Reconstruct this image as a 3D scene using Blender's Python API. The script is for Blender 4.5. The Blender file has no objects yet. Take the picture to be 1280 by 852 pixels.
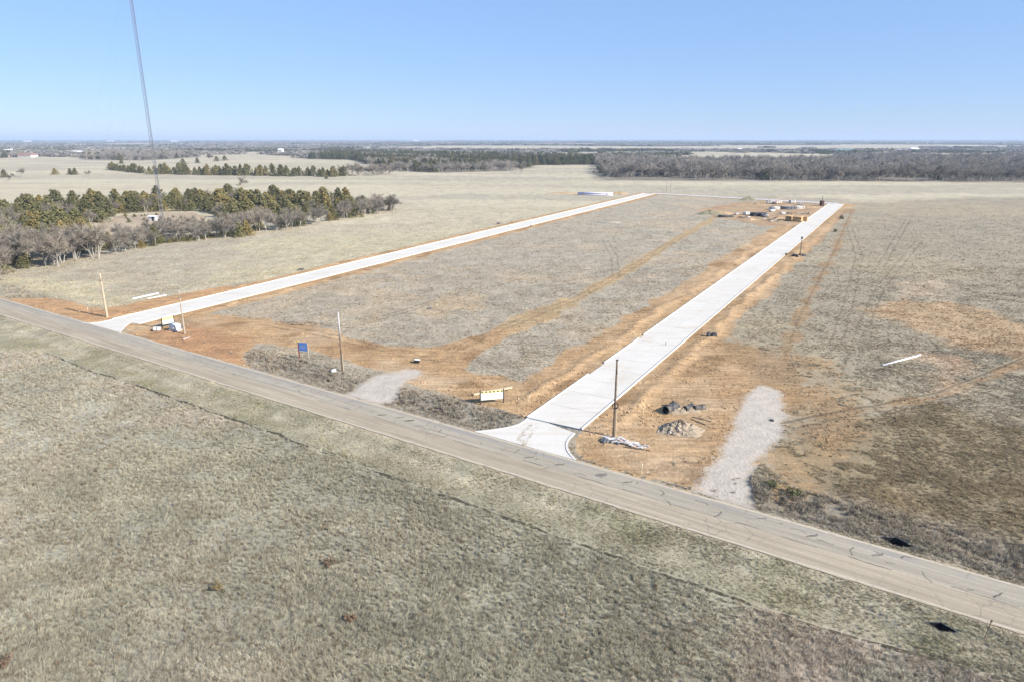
import bpy, math, random
import numpy as np
from mathutils import Vector, Matrix, Quaternion

R = math.radians
random.seed(7)
rng = np.random.default_rng(11)
sc = bpy.context.scene
COL = sc.collection

# ------------------------------------------------------------------ camera, sky, sun, exposure
CAM_H = 36.0
FPX = 853.3                       # focal length in pixels of the 1280 px wide photograph (24 mm lens)
PITCH = math.atan(252.0 / FPX)
cam_d = bpy.data.cameras.new('camera')
cam_d.sensor_width = 36.0
cam_d.lens = FPX / 1280.0 * 36.0
cam_d.clip_start = 0.5
cam_d.clip_end = 90000.0
cam = bpy.data.objects.new('camera', cam_d)
COL.objects.link(cam)
cam.location = (0, 0, CAM_H)
cam.rotation_euler = (R(90) - PITCH, 0, 0)
sc.camera = cam

SUN_EL = R(31.0)
SUN_AZ = R(119.7)                 # clockwise from +Y
sun_dir = Vector((math.sin(SUN_AZ) * math.cos(SUN_EL), math.cos(SUN_AZ) * math.cos(SUN_EL), math.sin(SUN_EL)))
world = bpy.data.worlds.new('World')
sc.world = world
world.use_nodes = True
wn = world.node_tree.nodes
wl = world.node_tree.links
wn.clear()
w_out = wn.new('ShaderNodeOutputWorld')
w_bg = wn.new('ShaderNodeBackground')
w_sky = wn.new('ShaderNodeTexSky')
w_sky.sky_type = 'NISHITA'
w_sky.sun_disc = False
w_sky.sun_elevation = SUN_EL
w_sky.sun_rotation = SUN_AZ
w_sky.altitude = 300.0
w_sky.air_density = 1.0
w_sky.dust_density = 0.0
w_sky.ozone_density = 4.0
w_bg.inputs['Strength'].default_value = 0.065
w_tint = wn.new('ShaderNodeMix')                  # even white balance of the whole sky
w_tint.data_type = 'RGBA'
w_tint.blend_type = 'MULTIPLY'
w_tint.inputs[0].default_value = 1.0
w_tint.inputs[7].default_value = (0.93, 0.98, 1.25, 1)
wl.new(w_sky.outputs[0], w_tint.inputs[6])
w_veil = wn.new('ShaderNodeMix')                  # thin even veil over the whole dome
w_veil.data_type = 'RGBA'
w_veil.inputs[0].default_value = 0.55
w_veil.inputs[7].default_value = (3.1, 4.9, 7.9, 1)
wl.new(w_tint.outputs[2], w_veil.inputs[6])
wl.new(w_veil.outputs[2], w_bg.inputs['Color'])
wl.new(w_bg.outputs[0], w_out.inputs['Surface'])

sun_l = bpy.data.lights.new('sun', 'SUN')
sun_l.energy = 4.7
sun_l.angle = R(0.5)
sun_l.color = (1.0, 0.945, 0.86)
sun_o = bpy.data.objects.new('sun', sun_l)
COL.objects.link(sun_o)
sun_o.rotation_euler = sun_dir.to_track_quat('Z', 'Y').to_euler()
sun_o.location = (60, -40, 80)

vs = sc.view_settings
vs.view_transform = 'Standard'
vs.look = 'None'
vs.exposure = 0.95
vs.gamma = 1.0
vs.use_curve_mapping = False
sc.cycles.max_bounces = 5
sc.cycles.diffuse_bounces = 2
sc.cycles.transparent_max_bounces = 8
sc.cycles.volume_bounces = 0

# ------------------------------------------------------------------ helpers
_c, _s = math.cos(PITCH), math.sin(PITCH)


def G(x, y, z=0.0):
    """ground point (metres) seen at a pixel of the survey photograph"""
    u = (x - 640) / FPX
    v = (y - 426) / FPX
    d = v * _c + _s
    t = (CAM_H - z) / d
    return (u * t, (_c - v * _s) * t)


def GP(pts):
    return np.array([G(*p) for p in pts])


def _h(ix, iy, seed):
    with np.errstate(over='ignore'):
        h = (ix.astype(np.int64) * 374761393 + iy.astype(np.int64) * 668265263 + seed * 362437) & 0x7fffffff
        h = ((h ^ (h >> 13)) * 1274126177) & 0x7fffffff
        h = (h ^ (h >> 16)) & 0xffffff
    return h / float(0xffffff)


def vn(x, y, s, seed=0):
    x = np.asarray(x, float) / s
    y = np.asarray(y, float) / s
    ix = np.floor(x)
    iy = np.floor(y)
    fx = x - ix
    fy = y - iy
    fx = fx * fx * (3 - 2 * fx)
    fy = fy * fy * (3 - 2 * fy)
    a = _h(ix, iy, seed)
    b = _h(ix + 1, iy, seed)
    c = _h(ix, iy + 1, seed)
    d = _h(ix + 1, iy + 1, seed)
    return (a * (1 - fx) + b * fx) * (1 - fy) + (c * (1 - fx) + d * fx) * fy


def fbm(x, y, s, seed=0, o=4):
    v = 0
    a = 0.5
    t = 0
    for k in range(o):
        v = v + a * vn(x, y, s, seed + k * 17)
        t += a
        a *= 0.5
        s *= 0.47
    return v / t


def sstep(a, b, x):
    t = np.clip((x - a) / (b - a), 0, 1)
    return t * t * (3 - 2 * t)


def dpoly(x, y, pts):
    """distance to an open polyline"""
    d = np.full(np.shape(x), 1e9)
    for (ax, ay), (bx, by) in zip(pts[:-1], pts[1:]):
        ex, ey = bx - ax, by - ay
        t = np.clip(((x - ax) * ex + (y - ay) * ey) / (ex * ex + ey * ey + 1e-9), 0, 1)
        d = np.minimum(d, np.hypot(x - ax - t * ex, y - ay - t * ey))
    return d


def sdpoly(x, y, pts):
    """signed distance to a closed polygon, positive inside"""
    pts = np.asarray(pts)
    q = np.vstack([pts, pts[:1]])
    d = dpoly(x, y, q)
    ins = np.zeros(np.shape(x), bool)
    for (ax, ay), (bx, by) in zip(q[:-1], q[1:]):
        cond = (ay > y) != (by > y)
        with np.errstate(divide='ignore', invalid='ignore'):
            xi = (bx - ax) * (y - ay) / (by - ay + 1e-12) + ax
        ins ^= cond & (x < xi)
    return np.where(ins, d, -d)


def side(x, y, a, b):
    """signed perpendicular distance to the line a-b, positive to the left of a->b"""
    ex, ey = b[0] - a[0], b[1] - a[1]
    L = math.hypot(ex, ey)
    return (ex * (y - a[1]) - ey * (x - a[0])) / L


class MB:
    def __init__(s):
        s.v = []
        s.f = []

    def add(s, vs_, fs_):
        n = len(s.v)
        s.v += [tuple(p) for p in vs_]
        s.f += [tuple(i + n for i in f) for f in fs_]

    def box(s, c, d, rz=0, ry=0, rx=0, taper=1.0):
        m = Matrix.Rotation(rz, 3, 'Z') @ Matrix.Rotation(ry, 3, 'Y') @ Matrix.Rotation(rx, 3, 'X')
        vs_ = []
        for z in (-1, 1):
            k = taper if z > 0 else 1.0
            for x, y in ((-1, -1), (1, -1), (1, 1), (-1, 1)):
                vs_.append(Vector(c) + m @ Vector((x * d[0] / 2 * k, y * d[1] / 2 * k, z * d[2] / 2)))
        s.add(vs_, [(3, 2, 1, 0), (4, 5, 6, 7), (0, 1, 5, 4), (1, 2, 6, 5), (2, 3, 7, 6), (3, 0, 4, 7)])
        return s

    def tube(s, p, q, r0, r1=None, n=8, cap=True):
        r1 = r0 if r1 is None else r1
        p = Vector(p)
        q = Vector(q)
        qt = (q - p).to_track_quat('Z', 'Y')
        vs_ = []
        for k in range(n):
            a = 2 * math.pi * k / n
            o = qt @ Vector((math.cos(a), math.sin(a), 0))
            vs_.append(p + o * r0)
            vs_.append(q + o * r1)
        fs_ = [(2 * k, 2 * ((k + 1) % n), 2 * ((k + 1) % n) + 1, 2 * k + 1) for k in range(n)]
        if cap:
            fs_.append(tuple(2 * k + 1 for k in range(n)))
            fs_.append(tuple(2 * k for k in reversed(range(n))))
        s.add(vs_, fs_)
        return s

    def ring(s, c, r, t, n=20, m=6, tilt=(0, 0, 0)):
        e = Matrix.Rotation(tilt[2], 3, 'Z') @ Matrix.Rotation(tilt[1], 3, 'Y') @ Matrix.Rotation(tilt[0], 3, 'X')
        vs_ = []
        fs_ = []
        for i in range(n):
            a = 2 * math.pi * i / n
            for j in range(m):
                b = 2 * math.pi * j / m
                rr = r + t * math.cos(b)
                vs_.append(Vector(c) + e @ Vector((rr * math.cos(a), rr * math.sin(a), t * math.sin(b))))
                fs_.append((i * m + j, ((i + 1) % n) * m + j, ((i + 1) % n) * m + (j + 1) % m, i * m + (j + 1) % m))
        s.add(vs_, fs_)
        return s

    def mesh(s, name, smooth=False):
        me = bpy.data.meshes.new(name)
        me.from_pydata(s.v, [], s.f)
        if smooth:
            me.polygons.foreach_set('use_smooth', [True] * len(me.polygons))
        me.update()
        return me


def link(name, me, mat, parent=None, loc=(0, 0, 0), rot=(0, 0, 0)):
    if mat is not None and len(me.materials) == 0:
        me.materials.append(mat)
    o = bpy.data.objects.new(name, me)
    COL.objects.link(o)
    o.location = loc
    o.rotation_euler = rot
    if parent is not None:
        o.parent = parent
    return o


def tag(o, label=None, cat=None, group=None, kind=None):
    if label:
        o['label'] = label
    if cat:
        o['category'] = cat
    if group:
        o['group'] = group
    if kind:
        o['kind'] = kind
    return o


def thing(name, label, cat, loc, rz=0, group=None):
    o = bpy.data.objects.new(name, None)
    COL.objects.link(o)
    o.empty_display_size = 0.3
    o.location = loc
    o.rotation_euler = (0, 0, rz)
    return tag(o, label, cat, group)


def part(name, mb, mat, parent, smooth=False):
    return link(name, mb.mesh(name, smooth), mat, parent)


# ------------------------------------------------------------------ materials
class NT:
    def __init__(s, name):
        s.m = bpy.data.materials.new(name)
        s.m.use_nodes = True
        s.t = s.m.node_tree
        s.n = s.t.nodes
        s.b = s.n['Principled BSDF']
        s.b.inputs['Specular IOR Level'].default_value = 0.15
        s.b.inputs['Roughness'].default_value = 0.9

    def new(s, typ, **kw):
        nd = s.n.new(typ)
        for k, v in kw.items():
            setattr(nd, k, v)
        return nd

    def L(s, a, b):
        s.t.links.new(a, b)

    def attr(s, name, typ='GEOMETRY'):
        return s.new('ShaderNodeAttribute', attribute_name=name, attribute_type=typ)

    def coord(s, kind='Object'):
        return s.new('ShaderNodeTexCoord').outputs[kind]

    def noise(s, vec, scale, detail=4, rough=0.6, dist=0.0):
        nd = s.new('ShaderNodeTexNoise')
        nd.inputs['Scale'].default_value = scale
        nd.inputs['Detail'].default_value = detail
        nd.inputs['Roughness'].default_value = rough
        nd.inputs['Distortion'].default_value = dist
        s.L(vec, nd.inputs['Vector'])
        return nd.outputs['Fac']

    def math(s, op, a, b=None, c=None, clamp=False):
        nd = s.new('ShaderNodeMath', operation=op, use_clamp=clamp)
        for i, q in enumerate((a, b, c)):
            if q is None:
                continue
            if isinstance(q, (int, float)):
                nd.inputs[i].default_value = q
            else:
                s.L(q, nd.inputs[i])
        return nd.outputs[0]

    def remap(s, x, a, b, c=0.0, d=1.0, smooth=False):
        nd = s.new('ShaderNodeMapRange')
        nd.interpolation_type = 'SMOOTHSTEP' if smooth else 'LINEAR'
        s.L(x, nd.inputs[0])
        for i, q in zip((1, 2, 3, 4), (a, b, c, d)):
            nd.inputs[i].default_value = q
        return nd.outputs[0]

    def mix(s, fac, a, b, mode='MIX'):
        nd = s.new('ShaderNodeMix', data_type='RGBA', blend_type=mode)
        for i, q in ((0, fac), (6, a), (7, b)):
            if isinstance(q, (int, float)):
                nd.inputs[i].default_value = q
            elif isinstance(q, tuple):
                nd.inputs[i].default_value = q if len(q) == 4 else q + (1,)
            else:
                s.L(q, nd.inputs[i])
        return nd.outputs[2]

    def scale(s, col, f):
        return s.mix(1.0, col, s.new_rgb(f), 'MULTIPLY')

    def new_rgb(s, f):
        nd = s.new('ShaderNodeCombineColor')
        for i in range(3):
            s.L(f, nd.inputs[i])
        return nd.outputs[0]

    def bump(s, h, strength=0.5, dist=0.1):
        nd = s.new('ShaderNodeBump')
        nd.inputs['Strength'].default_value = strength
        nd.inputs['Distance'].default_value = dist
        s.L(h, nd.inputs['Height'])
        s.L(nd.outputs[0], s.b.inputs['Normal'])

    def base(s, col):
        if isinstance(col, tuple):
            s.b.inputs['Base Color'].default_value = col + (1,)
        else:
            s.L(col, s.b.inputs['Base Color'])


def simple(name, col, var=0.18, scale=3.0, rough=0.8, metal=0.0, objrand=0.0, bump=0.0):
    n = NT(name)
    co = n.coord('Object')
    f = n.remap(n.noise(co, scale, 5), 0.25, 0.75, 1 - var, 1 + var)
    if objrand:
        oi = n.new('ShaderNodeObjectInfo')
        f = n.math('MULTIPLY', f, n.remap(oi.outputs['Random'], 0, 1, 1 - objrand, 1 + objrand))
    n.base(n.scale(col + (1,), f))
    n.b.inputs['Roughness'].default_value = rough
    n.b.inputs['Metallic'].default_value = metal
    if bump:
        n.bump(n.noise(co, scale * 4, 5), bump, 0.05)
    return n.m


M = {}
M['pole'] = simple('weathered_pole_wood', (0.17, 0.125, 0.09), 0.3, 2.0)
M['pole_new'] = simple('tan_pole_wood', (0.44, 0.36, 0.255), 0.2, 2.0)
M['pole_grey'] = simple('grey_pole_wood', (0.38, 0.32, 0.25), 0.25, 2.0)
M['timber'] = simple('fresh_timber', (0.52, 0.43, 0.29), 0.15, 4.0)
M['lumber'] = simple('orange_lumber', (0.46, 0.30, 0.15), 0.3, 1.0, objrand=0.3)
M['darkpost'] = simple('dark_post_paint', (0.05, 0.042, 0.038), 0.2, 3.0)
M['redpost'] = simple('rust_red_post', (0.22, 0.06, 0.045), 0.2, 3.0)
M['galv'] = simple('galvanised_steel', (0.17, 0.18, 0.20), 0.15, 2.0, 0.5, 0.2)
M['white'] = simple('white_plastic', (0.62, 0.62, 0.62), 0.06, 2.0, 0.5)
M['offwhite'] = simple('dusty_white', (0.50, 0.48, 0.455), 0.15, 3.0, objrand=0.15)
M['pink'] = simple('pinkish_board', (0.66, 0.50, 0.42), 0.12, 3.0)
M['yellow'] = simple('yellow_sign_paint', (0.66, 0.52, 0.17), 0.06, 3.0, 0.5)
M['cream'] = simple('cream_sign_paint', (0.68, 0.66, 0.57), 0.04, 3.0, 0.5)
M['ink'] = simple('dark_sign_ink', (0.05, 0.05, 0.055), 0.1, 3.0)
M['greyink'] = simple('grey_sign_ink', (0.20, 0.20, 0.20), 0.1, 3.0)
M['blue'] = simple('blue_sign_paint', (0.10, 0.21, 0.50), 0.12, 2.0, 0.5)
M['black'] = simple('black_plastic', (0.018, 0.019, 0.022), 0.2, 6.0, 0.45)
n = NT('dusty_ribbed_plastic')
P = n.coord('Object')
n.base(n.mix(n.remap(n.noise(P, 1.3, 6, 0.7), 0.42, 0.66, 0, 0.75), (0.04, 0.044, 0.052, 1), (0.30, 0.25, 0.19, 1)))
n.b.inputs['Roughness'].default_value = 0.6
M['ribbed'] = n.m
M['darkgrey'] = simple('dark_grey_stock', (0.085, 0.085, 0.09), 0.3, 3.0, objrand=0.3)
M['lav'] = simple('shade_tinted_white_pipe', (0.62, 0.60, 0.72), 0.08, 2.0, 0.5)  # white pipe with the lavender of its shaded side put into the colour
M['kerb'] = simple('kerb_concrete', (0.56, 0.53, 0.485), 0.12, 1.5, 0.85)
M['stone'] = simple('broken_stone', (0.40, 0.34, 0.28), 0.3, 2.0, objrand=0.35)
M['soil'] = simple('heaped_soil', (0.40, 0.28, 0.17), 0.25, 2.5, bump=0.6)
M['greysoil'] = simple('heaped_grey_soil', (0.30, 0.24, 0.175), 0.35, 2.0, bump=0.7)
M['darksoil'] = simple('dark_spoil', (0.10, 0.095, 0.09), 0.4, 2.0, bump=0.6)
M['greensoil'] = simple('weedy_mound_soil', (0.19, 0.175, 0.115), 0.3, 1.5, bump=0.6)
M['greysoil2'] = simple('thatch_soil', (0.26, 0.235, 0.16), 0.3, 2.0, bump=0.5)
M['branch'] = simple('dead_branch_wood', (0.30, 0.24, 0.18), 0.3, 3.0, objrand=0.2)
M['wallw'] = simple('pale_house_wall', (0.62, 0.58, 0.54), 0.06, 0.5)
M['wallt'] = simple('tan_house_wall', (0.45, 0.35, 0.28), 0.06, 0.5)
M['roofr'] = simple('red_roof_metal', (0.30, 0.16, 0.135), 0.1, 0.5)
M['roofg'] = simple('grey_roof_shingle', (0.28, 0.27, 0.27), 0.1, 0.5)
M['roofw'] = simple('white_roof_metal', (0.78, 0.78, 0.78), 0.05, 0.5, 0.5)
M['rooft'] = simple('teal_roof_metal', (0.18, 0.38, 0.46), 0.08, 0.5, 0.5)
M['dark'] = simple('dark_opening', (0.03, 0.03, 0.035), 0.1, 1.0)
M['cabin'] = simple('dark_maroon_panel', (0.085, 0.03, 0.028), 0.2, 2.0, 0.6)
M['bark'] = simple('cedar_bark', (0.16, 0.115, 0.085), 0.3, 2.0)
M['greybark'] = simple('grey_branch_bark', (0.36, 0.33, 0.29), 0.25, 1.0, objrand=0.2)


def foliage(name, a, b, trans=(1.15, 0.95, 0.8), sc_=0.6):
    n = NT(name)
    co = n.coord('Object')
    oi = n.new('ShaderNodeObjectInfo')
    f = n.noise(co, sc_, 3)
    c = n.mix(n.remap(f, 0.35, 0.65), a + (1,), b + (1,))
    c = n.scale(c, n.remap(oi.outputs['Random'], 0, 1, 0.72, 1.28))
    tint = n.mix(n.remap(oi.outputs['Random'], 0.6, 1.0), (1, 1, 1, 1), trans + (1,))
    c = n.mix(1.0, c, tint, 'MULTIPLY')
    n.base(c)
    n.b.inputs['Roughness'].default_value = 0.75
    return n.m


M['cedar'] = foliage('cedar_foliage', (0.110, 0.116, 0.046), (0.205, 0.175, 0.080))
M['cedar_far'] = foliage('far_cedar_foliage', (0.075, 0.085, 0.040), (0.125, 0.120, 0.058))
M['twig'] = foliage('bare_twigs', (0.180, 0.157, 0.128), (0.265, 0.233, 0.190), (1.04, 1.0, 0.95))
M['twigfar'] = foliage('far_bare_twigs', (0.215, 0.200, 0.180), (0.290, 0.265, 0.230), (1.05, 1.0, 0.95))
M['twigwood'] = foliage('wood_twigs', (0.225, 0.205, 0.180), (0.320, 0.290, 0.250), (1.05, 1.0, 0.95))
M['weed'] = foliage('weed_leaves', (0.080, 0.095, 0.040), (0.160, 0.150, 0.070), sc_=3)
M['bush_olive'] = foliage('olive_bush', (0.12, 0.11, 0.05), (0.19, 0.165, 0.085), sc_=3)
M['bush_brown'] = foliage('brown_bush', (0.10, 0.065, 0.045), (0.19, 0.13, 0.08), sc_=3)
M['bush_red'] = foliage('red_brown_bush', (0.105, 0.072, 0.052), (0.165, 0.118, 0.08), sc_=3)

# grass: blade colour comes from each tuft's own tint
n = NT('dry_grass_blades')
at = n.attr('tint', 'INSTANCER')
z = n.new('ShaderNodeSeparateXYZ')
n.L(n.coord('Object'), z.inputs[0])
n.base(at.outputs['Color'])
n.b.inputs['Roughness'].default_value = 0.95
n.b.inputs['Specular IOR Level'].default_value = 0.05
M['grass'] = n.m

# ------------------------------------------------------------------ plan of the place (metres)
ROAD_F0, ROAD_F1 = G(0, 373), G(1280, 734)
ROAD_N0, ROAD_N1 = G(0, 393.6), G(1280, 791)
RANG = math.atan2(ROAD_F1[1] - ROAD_F0[1], ROAD_F1[0] - ROAD_F0[0])
rd = np.array([math.cos(RANG), math.sin(RANG)])
rn = np.array([-rd[1], rd[0]])                       # away from the camera
roff_f = float(np.dot((np.array(ROAD_F0) + np.array(ROAD_F1)) / 2, rn))
roff_n = float(np.dot((np.array(ROAD_N0) + np.array(ROAD_N1)) / 2, rn))
ROAD_C = (roff_f + roff_n) / 2
ROAD_HW = (roff_f - roff_n) / 2 + 0.15


def road_uv(x, y):
    return x * rd[0] + y * rd[1], x * rn[0] + y * rn[1] - ROAD_C


SR_L0, SR_L1 = np.array((2.6, 85.5)), np.array((184.6, 403.5))
SR_R0, SR_R1 = np.array((8.3, 81.2)), np.array((191.2, 399.6))
SL_U0, SL_U1 = np.array((-83.0, 137.2)), np.array((92.0, 482.0))
SL_L0, SL_L1 = np.array((-76.0, 134.0)), np.array((97.0, 474.0))


def street_axis(l0, l1, r0, r1, width):
    c0 = (l0 + r0) / 2
    c1 = (l1 + r1) / 2
    d = (c1 - c0) / np.linalg.norm(c1 - c0)
    nn = np.array((-d[1], d[0]))
    return c0, c1, d, nn, width / 2


SR = street_axis(SR_L0, SR_L1, SR_R0, SR_R1, 7.7)
SL = street_axis(SL_U0, SL_U1, SL_L0, SL_L1, 8.0)
XC0 = np.array(SL[1]) + SL[2] * 4
XC1 = np.array(SR[1]) + SR[2] * 1.0
xd = (XC1 - XC0) / np.linalg.norm(XC1 - XC0)
SX = (XC0, XC1, xd, np.array((-xd[1], xd[0])), 4.0)


def street_uv(x, y, S):
    dx, dy = x - S[0][0], y - S[0][1]
    return dx * S[2][0] + dy * S[2][1], dx * S[3][0] + dy * S[3][1]


def street_len(S):
    return float(np.linalg.norm(S[1] - S[0]))


def street_dist(x, y, S, ext0=10.0):
    u, v = street_uv(x, y, S)
    L = street_len(S)
    du = np.maximum(np.maximum(-ext0 - u, u - L), 0)
    dv = np.maximum(np.abs(v) - S[4], 0)
    return np.hypot(du, dv), u, v


APRON_R = GP([(594, 539.5), (622, 536.5), (644.5, 532), (655, 526.5), (663, 520), (718, 541), (709.5, 551), (708.5, 560), (712, 567), (719.6, 575)])
APRON_L = GP([(99, 404.5), (116, 404), (129, 402.4), (142, 399.3), (166, 401.5), (160, 405.5), (155, 409.5), (151, 414), (150, 417.3)])

P_CORNER_R = GP([(712, 550), (745, 505), (800, 470), (850, 430), (890, 420), (960, 438), (1010, 470), (1000, 520), (955, 575), (935, 600), (880, 616), (790, 594), (722, 574)])
P_CORNER_L = GP([(585, 537), (660, 522), (690, 488), (640, 470), (560, 462), (500, 462), (470, 475), (540, 500), (545, 520)])
P_HAUL = GP([(150, 404), (240, 392), (330, 397), (420, 414), (480, 432), (540, 434), (600, 418), (650, 393), (705, 372), (725, 380), (660, 412), (600, 440),
             (585, 458), (600, 485), (530, 492), (500, 470), (440, 456), (380, 436), (325, 430), (300, 450), (250, 445), (190, 424)])
P_RED = GP([(180, 414), (240, 404), (310, 424), (305, 452), (250, 444), (195, 424)])
P_REDL = GP([(10, 374), (60, 372), (130, 386), (200, 372), (290, 356), (300, 362), (130, 403), (90, 402), (50, 388)])
P_GRAVEL_R = GP([(866, 612), (900, 570), (930, 500), (938, 486), (955, 482), (974, 489), (982, 520), (976, 548), (950, 575), (934, 600), (940, 634)])
P_GRAVEL_L = GP([(432, 494), (470, 469), (520, 459), (528, 467), (503, 480), (488, 498), (474, 504)])
P_BROWN_R = GP([(880, 420), (960, 430), (1050, 455), (1090, 500), (1060, 570), (1000, 620), (940, 628), (960, 560), (1000, 500)])
P_DARK_R = GP([(1010, 540), (1150, 500), (1300, 540), (1400, 620), (1400, 720), (1250, 690), (1050, 640), (960, 620)])
P_ORANGE1 = GP([(1085, 386), (1130, 376), (1190, 378), (1260, 398), (1330, 415), (1330, 470), (1250, 445), (1180, 425), (1130, 405)])
P_ORANGE2 = GP([(1160, 447), (1210, 450), (1225, 470), (1205, 488), (1170, 486)])
P_ORANGE3 = GP([(1120, 353), (1170, 352), (1180, 370), (1135, 372)])
P_ORANGE4 = GP([(1095, 632), (1130, 630), (1215, 664), (1200, 674)])
P_ORANGE5 = GP([(520, 375), (590, 365), (610, 385), (540, 395)])
P_CLEAR = GP([(112, 287), (150, 269), (240, 266), (262, 274), (200, 288), (130, 294)])
P_YARD = GP([(870, 262), (930, 252), (1035, 254), (1025, 262), (1000, 282), (960, 284), (890, 270)])
P_TRACK_MID = GP([(640, 405), (720, 374), (800, 328), (850, 297), (900, 268), (960, 250)])
GROOVE = GP([(60, 440), (103, 459), (181, 485), (258, 512), (330, 535.6), (500, 601), (656, 654), (750, 689), (875, 732), (999, 773), (1140, 815), (1300, 862)])
CULV_A = np.array(G(1121, 676))
CULV_B = np.array(G(1177, 782))
CULV_Z = -0.12


def ruts(pts, gauge=1.9):
    """two wheel lines either side of a path"""
    p = GP(pts)
    out = []
    for s_ in (-1, 1):
        q = []
        for i in range(len(p)):
            a = p[max(i - 1, 0)]
            b = p[min(i + 1, len(p) - 1)]
            d = (b - a) / np.linalg.norm(b - a)
            q.append((p[i][0] - d[1] * s_ * gauge / 2, p[i][1] + d[0] * s_ * gauge / 2))
        out.append(np.array(q))
    return out


TRACKS = []
for pts in ([(1290, 448), (1180, 492), (1100, 509), (1040, 520), (985, 532)],
            [(1136, 274), (1120, 300), (1101, 334)],
            [(1300, 520), (1220, 510), (1150, 512), (1080, 530), (1000, 560)], [(1150, 300), (1100, 360), (1075, 420), (1060, 470)],
            [(700, 330), (640, 350), (560, 372), (470, 400)],
            [(1062, 285), (1074, 320), (1062, 375), (1045, 430)],
            [(1240, 492), (1215, 503), (1180, 522)],
            [(1195, 600), (1120, 560), (1085, 530)],
            [(560, 440), (640, 405), (720, 374), (800, 328), (850, 297)],
            [(756, 300), (768, 322), (770, 345)],
            [(330, 404), (430, 424), (520, 446), (590, 452), (640, 470)],
            [(930, 262), (910, 268), (860, 275)]):
    TRACKS += ruts(pts)
TRACKS.append(GP([(838, 300), (860, 318), (885, 338)]))
TRACKS.append(GP([(1065, 262), (1045, 310), (1005, 385), (985, 430)]))

PATHS = [GP([(1290, 448), (1180, 492), (1100, 509), (1040, 520), (985, 532)]), GP([(1066, 262), (1045, 310), (1005, 385), (985, 430), (975, 470)])]


def height(x, y):
    x = np.asarray(x, float)
    y = np.asarray(y, float)
    u, v = road_uv(x, y)
    near = np.exp(-((y - 90) / 260.0) ** 2)
    z = (fbm(x, y, 9, 3, 3) - 0.5) * 0.36 + (fbm(x, y, 1.6, 5, 2) - 0.5) * 0.12
    # roadside ditches
    along = sstep(-200, -120, u) * 1.0
    z = z - 0.55 * np.exp(-((v - 6.3) / 1.6) ** 2) * along
    z = z - 0.35 * np.exp(-((v + 7.5) / 1.8) ** 2) * along
    z = z - 0.22 * np.exp(-(dpoly(x, y, GROOVE) / 0.33) ** 2)
    # windrows of soil beside the streets
    for S, w, hh in ((SR, 3.4, 0.26), (SL, 3.0, 0.2)):
        d, uu, vv = street_dist(x, y, S, -6)
        z = z + hh * np.exp(-((d - w + (vn(x, y, 7, 10) - 0.5) * 3.0) / 0.8) ** 2) * (0.1 + 1.7 * fbm(x, y, 3.5, 9, 2)) * (uu > 4)
    for c_, L_ in ((CULV_A, 1.75), (CULV_B, 1.15)):
        cu, cv = road_uv(x - c_[0], y - c_[1])
        cv = cv + ROAD_C
        z = z + (CULV_Z - z) * sstep(5.6, 4.2, np.abs(cu) / L_ + np.abs(cv) / (L_ * 0.55))
    # flatten under pavement
    m = sstep(ROAD_HW + 0.2, ROAD_HW + 1.2, np.abs(v))
    for S in (SR, SL, SX):
        d, _, _ = street_dist(x, y, S, 6)
        m = m * sstep(0.2, 0.9, d)
    for P in (APRON_R, APRON_L):
        m = m * sstep(-0.1, -1.0, sdpoly(x, y, P))
    return z * m - 0.03 * (1 - m)


def lerp3(a, b, t):
    return a * (1 - t[..., None]) + np.asarray(b) * t[..., None]


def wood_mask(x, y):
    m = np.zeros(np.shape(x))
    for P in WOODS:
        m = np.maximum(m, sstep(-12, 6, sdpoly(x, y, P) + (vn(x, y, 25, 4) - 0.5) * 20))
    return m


WOODS = [GP(p) for p in (
    [(385, 199), (440, 200), (490, 214), (550, 216), (640, 213.5), (670, 207), (745, 206), (746, 200), (690, 198), (640, 196), (560, 195), (470, 193), (385, 193)],
    [(745, 206), (752, 218), (762, 225.5), (900, 226), (1060, 226.5), (1300, 228), (1420, 229), (1420, 203), (1280, 202), (1150, 200), (1090, 199), (1060, 202.5), (960, 207), (830, 205), (755, 202)],
    [(104, 200), (180, 201), (240, 197), (250, 193), (180, 191), (108, 193)],
    [(-60, 201), (30, 196.5), (30, 193), (-60, 193)],
)]


def far_wood(x, y):
    """patchwork of woods and fields toward the horizon (0 field, 1 wood)"""
    w = fbm(x * 0.55, y, 900, 61, 3)
    return sstep(0.47, 0.52, w)


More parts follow.
